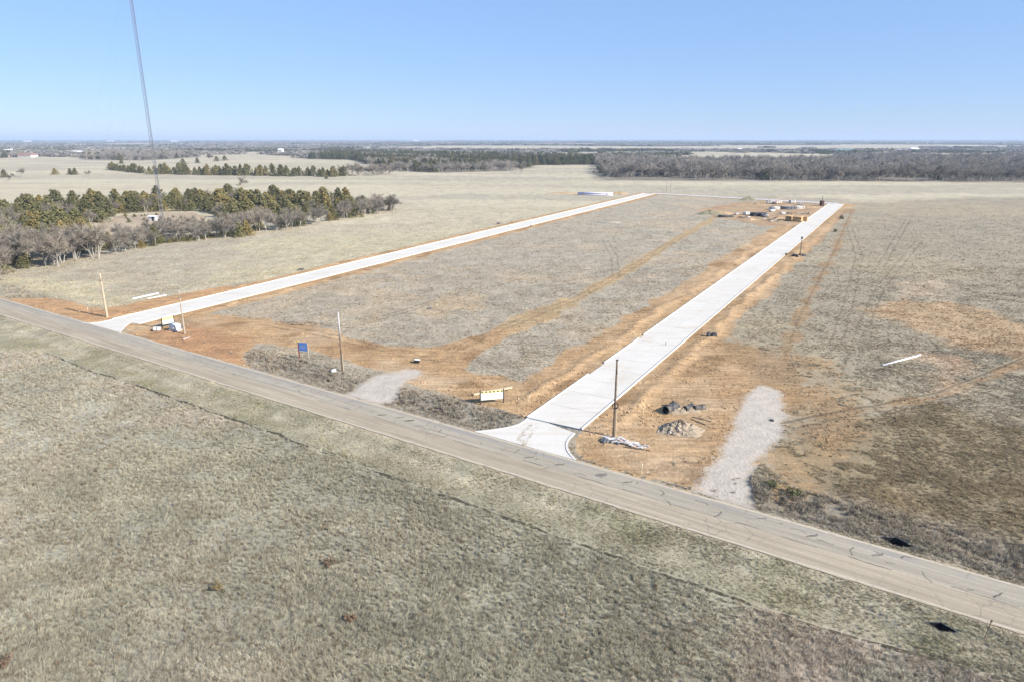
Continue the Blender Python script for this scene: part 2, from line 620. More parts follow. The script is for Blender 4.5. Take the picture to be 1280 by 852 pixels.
def ground_layers(x, y):
    u, v = road_uv(x, y)
    n1 = fbm(x, y, 14, 21, 4)
    n2 = fbm(x, y, 40, 22, 3)
    n3 = fbm(x, y, 4, 23, 3)
    wob = (fbm(x, y, 5, 31, 4) - 0.5) * 5.0
    wob2 = (fbm(x, y, 2.0, 32, 3) - 0.5) * 2.2
    sh = np.shape(x) + (3,)
    # ---- vegetation colour
    g = np.broadcast_to(np.array((0.315, 0.282, 0.214)), sh).copy()
    g = lerp3(g, (0.375, 0.312, 0.242), 0.9 * sstep(0.50, 0.64, n1))
    g = lerp3(g, (0.262, 0.243, 0.176), 0.8 * sstep(0.50, 0.38, n2))
    g = lerp3(g, (0.300, 0.282, 0.216), 0.5 * sstep(-10, -60, u) * (v < -8))
    # mown verge on the near side
    verge = (v < -ROAD_HW) * sstep(-12.4, -11.2, v)
    dg = dpoly(x, y, GROOVE)
    near_side = v < 0
    gside = np.interp(x, GROOVE[:, 0], GROOVE[:, 1])
    verge = near_side * sstep(-0.2, 0.6, y - gside)
    g = lerp3(g, (0.305, 0.272, 0.188), 0.85 * verge)
    g = lerp3(g, (0.40, 0.35, 0.255), verge * 0.8 * sstep(-0.0, 1.0, 1 - np.abs(v + ROAD_HW + 3.2) / 1.2) * sstep(0.4, 0.6, n1 + 0.1))
    g = lerp3(g, (0.235, 0.215, 0.130), verge * 0.6 * sstep(0.5, 0.7, fbm(x, y, 6, 77, 3)))
    nv = near_side * sstep(ROAD_HW + 1.3, ROAD_HW + 0.3, -v)
    g = lerp3(g, (0.40, 0.345, 0.245), 0.8 * nv * sstep(0.35, 0.6, fbm(x, y, 5, 78, 3)))
    # far side of the road
    far = v > 0
    g = lerp3(g, (0.330, 0.286, 0.218), 1.0 * far)
    g = lerp3(g, (0.385, 0.310, 0.218), far * 0.7 * sstep(0.50, 0.66, n1))
    _, ur, vr = street_dist(x, y, SR)
    _, ul, vl = street_dist(x, y, SL)
    rightfield = far * sstep(-4, -14, vr)
    g = lerp3(g, (0.292, 0.250, 0.180), 0.9 * rightfield)
    g = lerp3(g, (0.335, 0.278, 0.190), 0.7 * rightfield * sstep(0.48, 0.62, n2))
    leftfield = far * sstep(4, 8, vl)
    g = lerp3(g, (0.360, 0.315, 0.232), 0.8 * leftfield)
    g = lerp3(g, (0.43, 0.375, 0.245), leftfield * 0.7 * sstep(0.45, 0.65, n2))
    beyond = sstep(400, 440, y + (n2 - 0.5) * 30 - np.clip(-vr - 10, 0, 60) * 0.3 + 25 * (vl < -4) * (vr > 4) - 0.12 * np.clip(x - 250, 0, 400)) * far
    beyond = np.where((vr > -4) & (vl < 4) & (ur < street_len(SR) + 40), beyond * sstep(440, 500, y), beyond)
    beyond = np.maximum(beyond, leftfield * sstep(250, 330, y))
    g = lerp3(g, (0.425, 0.368, 0.262), 0.9 * beyond)
    g = lerp3(g, (0.355, 0.312, 0.235), beyond * 0.8 * sstep(0.46, 0.62, fbm(x * 0.35, y, 60, 41, 3)))
    g = lerp3(g, (0.47, 0.41, 0.29), beyond * 0.7 * sstep(0.5, 0.64, fbm(x * 0.3, y, 45, 43, 3)))
    for P, c_, k in ((P_ORANGE1, (0.40, 0.275, 0.16), 0.75), (P_ORANGE2, (0.44, 0.315, 0.21), 0.65), (P_ORANGE3, (0.43, 0.325, 0.225), 0.6), (P_ORANGE4, (0.50, 0.35, 0.20), 0.8),
                     (P_ORANGE5, (0.44, 0.33, 0.21), 0.7), (P_DARK_R, (0.225, 0.178, 0.108), 0.85)):
        g = lerp3(g, c_, k * sstep(-3.5, 2.5, sdpoly(x, y, P) + wob * 1.6 + (n3 - 0.5) * 9))
    # rank weeds along the far ditch
    weeds = far * sstep(3.6, 4.6, v) * sstep(14, 9, v)
    g = lerp3(g, (0.255, 0.225, 0.180), 0.75 * weeds)
    # far woods floor
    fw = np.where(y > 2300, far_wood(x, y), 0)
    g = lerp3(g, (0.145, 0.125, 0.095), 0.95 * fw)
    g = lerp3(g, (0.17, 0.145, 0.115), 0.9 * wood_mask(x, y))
    # ---- bare soil
    soil = np.broadcast_to(np.array((0.50, 0.375, 0.245)), sh).copy()
    soil = lerp3(soil, (0.58, 0.46, 0.325), 0.8 * sstep(0.5, 0.7, n1))
    soil = lerp3(soil, (0.44, 0.315, 0.195), 0.6 * sstep(0.5, 0.68, fbm(x, y, 3.5, 52, 3)))
    soil = lerp3(soil, (0.30, 0.21, 0.13), 0.75 * sstep(0.56, 0.72, fbm(x, y, 7, 57, 4)))
    soil = lerp3(soil, (0.55, 0.45, 0.34), 0.6 * sstep(0.58, 0.72, fbm(x, y, 9, 58, 4)))
    bare = np.full(np.shape(x), -9.0)
    dR, _, _ = street_dist(x, y, SR, -2)
    dL, _, _ = street_dist(x, y, SL, -2)
    dX, _, _ = street_dist(x, y, SX, 0)
    bare = np.maximum(bare, 8.2 - dR + wob * 0.9 - 2.0 * (vr < 0))
    bare = np.maximum(bare, 5.2 - dL + wob * 0.7 - 1.0 * (vl > 0))
    bare = np.maximum(bare, 4.0 - dX + wob * 0.4)
    for P, k in ((P_CORNER_R, 0.6), (P_CORNER_L, 0.6), (P_HAUL, 0.6), (P_REDL, 0.5), (P_CLEAR, 1.2), (P_YARD, 1.5)):
        bare = np.maximum(bare, sdpoly(x, y, P) + wob * k + wob2 * 0.5)
    bare = np.maximum(bare, np.minimum(0.5, sdpoly(x, y, P_BROWN_R) * 0.25) + wob * 0.35 - 0.15)
    bare = np.maximum(bare, 2.1 - dpoly(x, y, P_TRACK_MID) + wob * 0.8 - 0.8 * sstep(0.5, 0.62, n2))
    for T in PATHS:
        bare = np.maximum(bare, 1.6 - dpoly(x, y, T) + wob * 0.9 - 0.4)
    bare = np.where((v > 0) & (v < ROAD_HW + 1.1) & (x < 20), np.maximum(bare, 0.8 + wob2), bare)
    # keep the ditch weedy where the photo shows weeds
    keep = sstep(3.9, 4.6, v) * sstep(13.5, 10, v) * ((u < 5 - 18) * (u > -95) + (u > 15)) * (sdpoly(x, y, P_CORNER_R) < 0.5) * (sdpoly(x, y, P_RED) < 0.5)
    keep = np.clip(keep, 0, 1) * (sdpoly(x, y, APRON_L) < -6)
    bare = bare - 9 * keep
    soil = lerp3(soil, (0.46, 0.29, 0.18), 0.8 * sstep(-2, 2, sdpoly(x, y, P_RED) + wob))
    soil = lerp3(soil, (0.50, 0.34, 0.215), 0.8 * sstep(-2, 2, sdpoly(x, y, P_REDL) + wob))
    soil = lerp3(soil, (0.55, 0.385, 0.235), 0.7 * (sstep(3.5, 1.5, dL) + 0.0))
    soil = lerp3(soil, (0.60, 0.455, 0.305), 0.6 * sstep(2.2, 0.8, np.abs(dR - 3.6)))
    soil = lerp3(soil, (0.37, 0.285, 0.185), 0.8 * sstep(-3, 3, sdpoly(x, y, P_BROWN_R) + wob))
    for T in PATHS:
        soil = lerp3(soil, (0.36, 0.285, 0.20), 0.85 * sstep(6, 3, dpoly(x, y, T)) * (v > 14))
    soil = lerp3(soil, (0.50, 0.45, 0.38), 0.95 * sstep(-4, 4, sdpoly(x, y, P_CLEAR)))
    soil = lerp3(soil, (0.47, 0.39, 0.265), 0.8 * sstep(6, 3, dpoly(x, y, P_TRACK_MID)))
    soil = lerp3(soil, (0.46, 0.37, 0.29), 0.5 * sstep(-3, 3, sdpoly(x, y, P_YARD)))
    soil = soil * (0.66 + 0.26 * n3)[..., None] * np.array((1.0, 0.885, 0.745))
    g = g * (0.70 + 0.36 * n3 + 0.24 * fbm(x, y, 2.0, 25, 2))[..., None]
    grv = np.maximum(sdpoly(x, y, P_GRAVEL_R), sdpoly(x, y, P_GRAVEL_L)) + wob2 * 0.6
    trk = np.full(np.shape(x), 9.0)
    for T in TRACKS:
        trk = np.minimum(trk, dpoly(x, y, T))
        return g, soil, bare, grv, trk


# ------------------------------------------------------------------ the ground: one sheet to the horizon
def axis(lo_far, lo, hi, hi_far, step, mids):
    a = [np.arange(lo, hi + 1e-6, step)]
    x, st = hi, step
    up = []
    while x < hi_far:
        st = min(st * mids, 2500)
        x += st
        up.append(x)
    x, st = lo, step
    dn = []
    while x > lo_far:
        st = min(st * mids, 2500)
        x -= st
        dn.append(x)
    return np.concatenate([np.array(dn[::-1]), a[0], np.array(up)])


gx = axis(-32000, -100, 130, 32000, 0.6, 1.022)
gy = axis(-3000, 32, 150, 34000, 0.6, 1.014)
XX, YY = np.meshgrid(gx, gy)
px_, py_ = XX.ravel(), YY.ravel()
pz_ = height(px_, py_)
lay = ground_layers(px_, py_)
nx, ny = len(gx), len(gy)
ii = (np.arange(ny - 1)[:, None] * nx + np.arange(nx - 1)[None, :]).ravel()
quads = np.stack([ii, ii + 1, ii + nx + 1, ii + nx], 1)
qx, qy = px_[quads].mean(1), py_[quads].mean(1)
holes = np.zeros(len(quads), bool)
for c_, L_ in ((CULV_A, 1.75), (CULV_B, 1.15)):                # openings for the two culvert mouths
    cu, cv = road_uv(qx - c_[0], qy - c_[1])
    cv = cv + ROAD_C
    holes |= (np.maximum(np.abs(cu) - 0.42, 0) / L_ + np.maximum(np.abs(cv) - 0.42, 0) / (L_ * 0.55)) < 1.0
quads = quads[~holes]
gm = bpy.data.meshes.new('ground')
gm.vertices.add(len(px_))
gm.vertices.foreach_set('co', np.stack([px_, py_, pz_], 1).astype(np.float32).ravel())
gm.loops.add(quads.size)
gm.loops.foreach_set('vertex_index', quads.astype(np.int32).ravel())
gm.polygons.add(len(quads))
gm.polygons.foreach_set('loop_start', np.arange(0, quads.size, 4, dtype=np.int32))
gm.polygons.foreach_set('use_smooth', np.ones(len(quads), bool))
gm.update(calc_edges=True)


def put_col(me, name, c):
    a = me.attributes.new(name, 'FLOAT_COLOR', 'POINT')
    a.data.foreach_set('color', np.concatenate([c, np.ones((len(c), 1))], 1).astype(np.float32).ravel())


def put_f(me, name, f):
    a = me.attributes.new(name, 'FLOAT', 'POINT')
    a.data.foreach_set('value', np.asarray(f, np.float32))


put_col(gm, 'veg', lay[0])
put_col(gm, 'soil', lay[1])
put_f(gm, 'bare', np.clip(lay[2], -6, 6))
put_f(gm, 'gravel', np.clip(lay[3], -6, 6))
put_f(gm, 'track', np.clip(lay[4], 0, 9))

n = NT('ground_surface')
P = n.coord('Object')
veg = n.attr('veg').outputs['Color']
soil = n.attr('soil').outputs['Color']
fine = n.noise(P, 2.6, 6, 0.72)
fine2 = n.noise(P, 0.55, 5, 0.65)
mp = n.new('ShaderNodeMapping')
mp.inputs['Scale'].default_value = (1.0, 0.22, 1.0)
mp.inputs['Rotation'].default_value = (0, 0, R(35))
n.L(P, mp.inputs['Vector'])
streak = n.noise(mp.outputs[0], 1.3, 5, 0.7, 0.6)
vf = n.math('MULTIPLY', n.remap(fine, 0.25, 0.75, 0.62, 1.38), n.remap(fine2, 0.3, 0.7, 0.86, 1.14))
vf = n.math('MULTIPLY', vf, n.remap(streak, 0.3, 0.7, 0.84, 1.14))
vegc = n.scale(veg, vf)
mp2 = n.new('ShaderNodeMapping')
mp2.inputs['Scale'].default_value = (0.35, 0.9, 1.0)
mp2.inputs['Rotation'].default_value = (0, 0, R(-30))
n.L(P, mp2.inputs['Vector'])
drag = n.noise(mp2.outputs[0], 0.9, 5, 0.65, 0.3)
sf = n.math('MULTIPLY', n.remap(n.noise(P, 1.7, 7, 0.7), 0.25, 0.75, 0.68, 1.28), n.remap(drag, 0.3, 0.7, 0.80, 1.18))
mp3 = n.new('ShaderNodeMapping')
mp3.inputs['Scale'].default_value = (0.10, 1.1, 1.0)
mp3.inputs['Rotation'].default_value = (0, 0, R(-60.5))
n.L(P, mp3.inputs['Vector'])
sf = n.math('MULTIPLY', sf, n.remap(n.noise(mp3.outputs[0], 1.2, 6, 0.7, 0.2), 0.3, 0.7, 0.70, 1.26))
soilc = n.scale(soil, sf)
edge = n.math('ADD', n.attr('bare').outputs['Fac'], n.math('MULTIPLY', n.math('SUBTRACT', n.noise(P, 0.8, 7, 0.75), 0.5), 4.2))
bm = n.remap(edge, -0.5, 0.7, 0, 1, True)
c = n.mix(bm, vegc, soilc)
gedge = n.math('ADD', n.attr('gravel').outputs['Fac'], n.math('MULTIPLY', n.math('SUBTRACT', n.noise(P, 0.9, 7, 0.78), 0.5), 3.6))
gmk = n.remap(gedge, -0.7, 0.8, 0, 0.96, True)
vor = n.new('ShaderNodeTexVoronoi')
vor.inputs['Scale'].default_value = 9.0
n.L(P, vor.inputs['Vector'])
grc = n.scale((0.475, 0.42, 0.355, 1), n.math('MULTIPLY', n.remap(vor.outputs['Distance'], 0, 0.6, 1.07, 0.9), n.remap(n.noise(P, 0.7, 6, 0.7), 0.3, 0.7, 0.84, 1.16)))
c = n.mix(gmk, c, grc)
tk = n.math('ADD', n.attr('track').outputs['Fac'], n.math('MULTIPLY', n.math('SUBTRACT', n.noise(P, 0.9, 5, 0.7), 0.5), 0.9))
tm = n.remap(tk, 0.05, 0.42, 0.8, 0.0, True)
c = n.mix(tm, c, n.mix(1.0, c, (0.42, 0.37, 0.31, 1), 'MULTIPLY'))
n.base(c)
n.b.inputs['Specular IOR Level'].default_value = 0.05
n.b.inputs['Roughness'].default_value = 1.0
hh = n.math('ADD', n.math('MULTIPLY', n.noise(P, 2.2, 7, 0.7), 1.0), n.math('MULTIPLY', streak, 0.5))
n.bump(hh, 0.6, 0.25)
tag(link('ground', gm, n.m), 'open ground of dead winter grass and bare tan soil', None, None, 'structure')

# worn ruts: one along the foot of the near verge, pairs of wheel ruts across the fields
def rut_material(name, col, lo, hi):
    n = NT(name)
    P = n.coord('Object')
    n.base(n.scale(col + (1,), n.remap(n.noise(P, 1.5, 5), 0.25, 0.75, 0.65, 1.35)))
    n.L(n.remap(n.noise(P, 0.9, 6, 0.75), lo, hi), n.b.inputs['Alpha'])
    n.b.inputs['Roughness'].default_value = 1.0
    return n.m


def rut(path, label, mat, w0, w1, seed, wander=0.5):
    q_ = []
    for (ax, ay), (bx, by) in zip(path[:-1], path[1:]):
        k_ = max(2, int(math.hypot(bx - ax, by - ay) / 0.4))
        for i_ in range(k_):
            q_.append((ax + (bx - ax) * i_ / k_, ay + (by - ay) * i_ / k_))
    q_.append(tuple(path[-1]))
    q_ = np.array(q_)
    for _ in range(12):                                   # round the corners
        q_[1:-1] = 0.25 * q_[:-2] + 0.5 * q_[1:-1] + 0.25 * q_[2:]
    d_ = np.gradient(q_, axis=0)
    d_ /= np.linalg.norm(d_, axis=1)[:, None] + 1e-9
    nn_ = np.stack([-d_[:, 1], d_[:, 0]], 1)
    q_ = q_ + nn_ * ((fbm(q_[:, 0], q_[:, 1], 3.0, seed, 3) - 0.5) * wander * 2)[:, None]
    wd_ = w0 + (w1 - w0) * np.clip(fbm(q_[:, 0], q_[:, 1], 2.2, seed + 2, 4) * 2.4 - 0.7, 0, 1)
    va = np.concatenate([(q_ + nn_ * (s_ * wd_ / 2)[:, None])[:, None, :] for s_ in (-1, 0, 1)], 1).reshape(-1, 2)
    zz_ = np.maximum.reduce([height(va[:, 0] + dx, va[:, 1] + dy) for dx, dy in ((0, 0), (0.3, 0), (-0.3, 0), (0, 0.3), (0, -0.3))]) + 0.015
    mb_ = MB()
    mb_.v = [(float(a), float(b), float(c_)) for (a, b), c_ in zip(va, zz_)]
    for i_ in range(len(q_) - 1):
        for s_ in (0, 1):
            a = i_ * 3 + s_
            mb_.f.append((a, a + 1, a + 4, a + 3))
    return tag(link('rut_path', mb_.mesh('rut_path', True), mat), label, None, None, 'structure')


M['rut'] = rut_material('damp_rut_soil', (0.070, 0.060, 0.040), 0.36, 0.52)  # darker brown than the field ruts, with broken edges
M['rutdry'] = rut_material('worn_track_soil', (0.175, 0.140, 0.096), 0.44, 0.78)
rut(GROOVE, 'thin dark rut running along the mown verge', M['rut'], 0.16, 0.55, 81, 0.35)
for k_, T in enumerate(TRACKS):
    rut(T, 'faint wheel rut worn into the field', M['rutdry'], 0.30, 0.80, 120 + 7 * k_, 0.25)

# ------------------------------------------------------------------ county road
RL = 460.0
road_mid = rd * -30 + rn * ROAD_C
ROAD_Z = 0.05


def grid_sheet(L, W, nx_, ny_, z0=0.0, thick=0.25, crown=0.0, jit=0.0):
    mb = MB()
    for j in range(ny_ + 1):
        for i in range(nx_ + 1):
            yy = (j / ny_ - 0.5) * W
            e = 0
            if jit and j in (0, ny_):
                e = (random.random() - 0.5) * jit
            mb.v.append(((i / nx_ - 0.5) * L, yy + e, z0 + crown * (1 - (2 * yy / W) ** 2)))
    for j in range(ny_):
        for i in range(nx_):
            a = j * (nx_ + 1) + i
            mb.f.append((a, a + 1, a + nx_ + 2, a + nx_ + 1))
    n0 = len(mb.v)
    for j in (0, ny_):
        for i in range(nx_ + 1):
            q = mb.v[j * (nx_ + 1) + i]
            mb.v.append((q[0], q[1], z0 - thick))
    for i in range(nx_):
        mb.f.append((n0 + i, n0 + i + 1, i + 1, i))
        a = ny_ * (nx_ + 1) + i
        b = n0 + nx_ + 1 + i
        mb.f.append((a, a + 1, b + 1, b))
    return mb


n = NT('worn_asphalt')
P = n.coord('Object')
sx = n.new('ShaderNodeSeparateXYZ')
n.L(P, sx.inputs[0])
yv = n.math('ADD', sx.outputs['Y'], n.math('MULTIPLY', n.math('SUBTRACT', n.noise(P, 0.35, 3), 0.5), 0.5))
lane = n.remap(yv, -0.25, 0.25, 0, 1, True)
tan = n.mix(n.noise(P, 0.25, 5), (0.315, 0.262, 0.188, 1), (0.390, 0.330, 0.245, 1))
gry = n.mix(n.noise(P, 0.3, 6, 0.7), (0.295, 0.258, 0.202, 1), (0.375, 0.330, 0.260, 1))
c = n.mix(lane, tan, gry)
mp = n.new('ShaderNodeMapping')
mp.inputs['Scale'].default_value = (0.05, 1.6, 1)
n.L(P, mp.inputs['Vector'])
c = n.scale(c, n.remap(n.noise(mp.outputs[0], 1.0, 5, 0.65), 0.3, 0.7, 0.72, 1.20))
c = n.scale(c, n.remap(n.noise(P, 6.0, 5, 0.75), 0.25, 0.75, 0.85, 1.15))
# grey wheel-worn band along the far edge
band = n.math('MULTIPLY', n.remap(yv, 2.0, 2.3, 0, 1, True), n.remap(yv, 2.8, 3.1, 1, 0, True))
band = n.math('MULTIPLY', band, n.remap(n.noise(P, 0.12, 4), 0.42, 0.6, 0.0, 0.75))
c = n.mix(band, c, (0.255, 0.24, 0.22, 1))
dust = n.remap(n.math('ADD', n.math('ABSOLUTE', sx.outputs['Y']), n.math('MULTIPLY', n.math('SUBTRACT', n.noise(P, 0.6, 6, 0.7), 0.5), 1.4)), 2.95, 3.55, 0, 0.8, True)
c = n.mix(dust, c, (0.42, 0.345, 0.245, 1))
# fine random cracking
vo = n.new('ShaderNodeTexVoronoi', feature='DISTANCE_TO_EDGE')
vo.inputs['Scale'].default_value = 0.42
wob_ = n.new('ShaderNodeVectorMath', operation='ADD')
nz = n.new('ShaderNodeTexNoise')
nz.inputs['Scale'].default_value = 0.8
nz.inputs['Detail'].default_value = 5
n.L(P, nz.inputs['Vector'])
n.L(P, wob_.inputs[0])
n.L(nz.outputs['Color'], wob_.inputs[1])
n.L(wob_.outputs[0], vo.inputs['Vector'])
ck = n.math('MULTIPLY', n.remap(vo.outputs['Distance'], 0.0, 0.03, 1, 0), n.remap(n.noise(P, 0.1, 3), 0.5, 0.6, 0, 0.55))
c = n.mix(ck, c, (0.15, 0.135, 0.115, 1))
n.base(c)
n.bump(n.noise(P, 12, 4, 0.7), 0.25, 0.02)
road = link('county_road', grid_sheet(RL, 2 * ROAD_HW, 460, 6, 0.0, 0.3, 0.06, 0.16).mesh('county_road'), n.m, None,
            (road_mid[0], road_mid[1], ROAD_Z), (0, 0, RANG))
tag(road, 'worn two-lane asphalt county road with patched cracks', None, None, 'structure')


def ribbon(pts, w, z):
    """thin raised strip along a path in its parent's own coordinates"""
    mb = MB()
    for i, p in enumerate(pts):
        a = pts[max(i - 1, 0)]
        b = pts[min(i + 1, len(pts) - 1)]
        d = Vector((b[0] - a[0], b[1] - a[1]))
        d.normalize()
        ww = w[i] if isinstance(w, (list, tuple)) else w
        zz = z(p[1]) if callable(z) else z
        mb.v.append((p[0] - d.y * ww / 2, p[1] + d.x * ww / 2, zz))
        mb.v.append((p[0] + d.y * ww / 2, p[1] - d.x * ww / 2, zz))
    for i in range(len(pts) - 1):
        mb.f.append((2 * i, 2 * i + 1, 2 * i + 3, 2 * i + 2))
    return mb


def crown_z(y):
    return 0.06 * (1 - (y / ROAD_HW) ** 2) + 0.006


n = NT('worn_edge_paint')
P = n.coord('Object')
a_ = n.remap(n.noise(P, 0.9, 6, 0.75), 0.36, 0.5, 0, 1)
n.base(n.mix(a_, (0.34, 0.29, 0.225, 1), (0.47, 0.41, 0.325, 1)))
M['edgepaint'] = n.m
M['seal'] = simple('tar_crack_seal', (0.145, 0.125, 0.105), 0.35, 2.0, 0.7, objrand=0.35)
for yy in (-ROAD_HW + 0.22, ROAD_HW - 0.28):
    pts = [(-RL / 2 + i * 2.0, yy + (random.random() - 0.5) * 0.03) for i in range(int(RL / 2) + 1)]
    wd = [0.17 + random.random() * 0.10 for _ in pts]
    part('edge_line', ribbon(pts, wd, crown_z), M['edgepaint'], road)
# tar seals: broken centre seam and short cracks across the far lane
rs = random.Random(5)


def local_road(x, y):
    p = np.array(G(x, y)) - road_mid
    return float(p @ rd), float(p @ rn)


x = -95.0
while x < 100:
    ln = rs.uniform(1.2, 5.0)
    k = max(3, int(ln / 0.5))
    y0 = rs.gauss(0.1, 0.10)
    pts = []
    for i in range(k + 1):
        y0 += rs.gauss(0, 0.05)
        pts.append((x + ln * i / k, y0))
    part('crack_seal', ribbon(pts, [rs.uniform(0.05, 0.14) for _ in pts], crown_z), M['seal'], road)
    x += ln + rs.uniform(0.6, 5.5)
x = -95.0
while x < 105:
    x += rs.uniform(1.0, 3.6)
    kind = rs.random()
    y0 = rs.uniform(0.3, 2.4)
    ln = rs.uniform(0.35, 1.7)
    if kind < 0.55:
        pts = [(x, y0)]
        ang = rs.choice((1, -1)) * rs.uniform(1.0, 1.6)
    else:
        pts = [(x, y0)]
        ang = rs.uniform(-0.25, 0.25)
    for i in range(5):
        ang += rs.gauss(0, 0.35)
        q = (pts[-1][0] + math.cos(ang) * ln / 5, max(-2.9, min(2.95, pts[-1][1] + math.sin(ang) * ln / 5)))
        pts.append(q)
    part('crack_seal', ribbon(pts, [rs.uniform(0.05, 0.15) for _ in pts], lambda y: crown_z(y) + 0.002), M['seal'], road)
for (qx, qy, w_) in ((752, 594, 0.85), (785, 603, 0.3), (700, 581, 0.35), (662, 572, 0.3), (500, 522, 0.3), (512, 526, 0.45), (478, 519, 0.3), (1098, 694, 0.35), (1016, 670, 0.3)):
    X0, Y0 = local_road(qx, qy)
    pts = [(X0 - 0.5, Y0 - 0.5), (X0 - 0.1, Y0 - 0.1), (X0 + 0.25, Y0 + 0.2), (X0 + 0.3, Y0 + 0.6)]
    part('tar_patch', ribbon(pts, [w_ * 0.5, w_, w_ * 0.8, w_ * 0.3], lambda y: crown_z(y) + 0.004), M['seal'], road)

# ------------------------------------------------------------------ concrete streets in slabs with kerbs
n = NT('street_concrete')
P = n.coord('Object')
geo = n.new('ShaderNodeNewGeometry')
W_ = geo.outputs['Position']
oi = n.new('ShaderNodeObjectInfo')
c = n.mix(n.noise(W_, 0.10, 4), (0.53, 0.495, 0.44, 1), (0.59, 0.56, 0.51, 1))
c = n.scale(c, n.remap(oi.outputs['Random'], 0, 1, 0.975, 1.025))
c = n.scale(c, n.remap(n.noise(W_, 3.0, 6, 0.75), 0.25, 0.75, 0.92, 1.08))
mpc = n.new('ShaderNodeMapping')
mpc.inputs['Rotation'].default_value = (0, 0, R(-60.5))
mpc.inputs['Scale'].default_value = (0.06, 0.75, 1)
n.L(W_, mpc.inputs['Vector'])
dirt = n.math('ADD', n.remap(n.noise(W_, 0.14, 6, 0.72), 0.52, 0.72, 0, 0.55), n.remap(n.noise(mpc.outputs[0], 1.0, 5, 0.65), 0.50, 0.75, 0, 0.5), clamp=True)
c = n.mix(dirt, c, (0.46, 0.385, 0.295, 1))
n.base(c)
n.b.inputs['Roughness'].default_value = 0.85
n.bump(n.noise(W_, 20, 3, 0.7), 0.15, 0.01)
M['conc'] = n.m
SLAB_Z = 0.07


def slab_mesh(L, W, name):
    g_ = 0.045
    mb = MB()
    mb.box((0, 0, -0.1), (L - g_, W - g_, 0.2))
    return mb.mesh(name)


def build_street(name, label, S, pitch, z, kerb_gaps=(), u0=0.0):
    root = bpy.data.objects.new(name, None)
    COL.objects.link(root)
    ang = math.atan2(S[2][1], S[2][0])
    root.location = (S[0][0], S[0][1], z)
    root.rotation_euler = (0, 0, ang)
    tag(root, label, None, None, 'structure')
    L = street_len(S)
    cnt = int(round((L - u0) / pitch))
    pit = (L - u0) / cnt
    sm = slab_mesh(pit, S[4], name + '_slab')
    for i in range(cnt):
        for sd in (-1, 1):
            link('concrete_slab', sm, M['conc'], root, (u0 + (i + 0.5) * pit, sd * S[4] / 2, random.uniform(-0.004, 0.004)))
    for sd in (-1, 1):
        segs = []
        a = u0
        for (gs, g0, g1) in sorted(kerb_gaps):
            if gs == sd:
                segs.append((a, g0))
                a = g1
        segs.append((a, L))
        for (a, b) in segs:
            k = max(1, int((b - a) / 30))
            for q in range(k):
                aa = a + (b - a) * q / k
                bb = a + (b - a) * (q + 1) / k
                mb = MB()
                y0 = sd * (S[4] + 0.10)
                prof = [(-0.09, -0.2), (0.14, -0.2), (0.14, 0.13), (0.10, 0.15), (-0.02, 0.15), (-0.09, 0.0)]
                prof = [(y0 - sd * (p_[0]) * -1, p_[1]) for p_ in prof]
                vs_ = [(aa + 0.01, p_[0], p_[1]) for p_ in prof] + [(bb - 0.01, p_[0], p_[1]) for p_ in prof]
                m_ = len(prof)
                fs_ = [(i_, (i_ + 1) % m_, m_ + (i_ + 1) % m_, m_ + i_) for i_ in range(m_)]
                fs_ += [tuple(range(m_)), tuple(range(2 * m_ - 1, m_ - 1, -1))]
                if sd > 0:
                    fs_ = [tuple(reversed(f)) for f in fs_]
                mb.add(vs_, fs_)
                part('kerb', mb, M['kerb'], root)
    return root


st_r = build_street('concrete_street', 'pale concrete street running from the bare utility pole to the stacked materials', SR, 6.1, SLAB_Z,
                    ((1, 20.5, 27.0), (1, 44, 46.5)))
st_l = build_street('concrete_street', 'pale concrete street running back from the left pair of poles', SL, 7.4, SLAB_Z + 0.002)
st_x = build_street('concrete_street', 'thin concrete cross street joining the far ends of both streets', SX, 9.0, SLAB_Z + 0.001)


def apron(P_, parent_name, label, z):
    pts = [tuple(p) for p in P_]
    mb = MB()
    m_ = len(pts)
    mb.v += [(p[0], p[1], z) for p in pts] + [(p[0], p[1], z - 0.3) for p in pts]
    mb.f.append(tuple(range(m_)))
    for i in range(m_):
        mb.f.append((i, m_ + i, m_ + (i + 1) % m_, (i + 1) % m_))
    me = mb.mesh(parent_name)
    o = link(parent_name, me, M['conc'])
    return tag(o, label, None, None, 'structure')


ap_r = apron(APRON_R[::-1], 'street_apron', 'flared concrete apron joining the right street to the asphalt road', SLAB_Z - 0.012)
ap_l = apron(APRON_L[::-1], 'street_apron', 'flared concrete apron joining the left street to the asphalt road', SLAB_Z - 0.012)


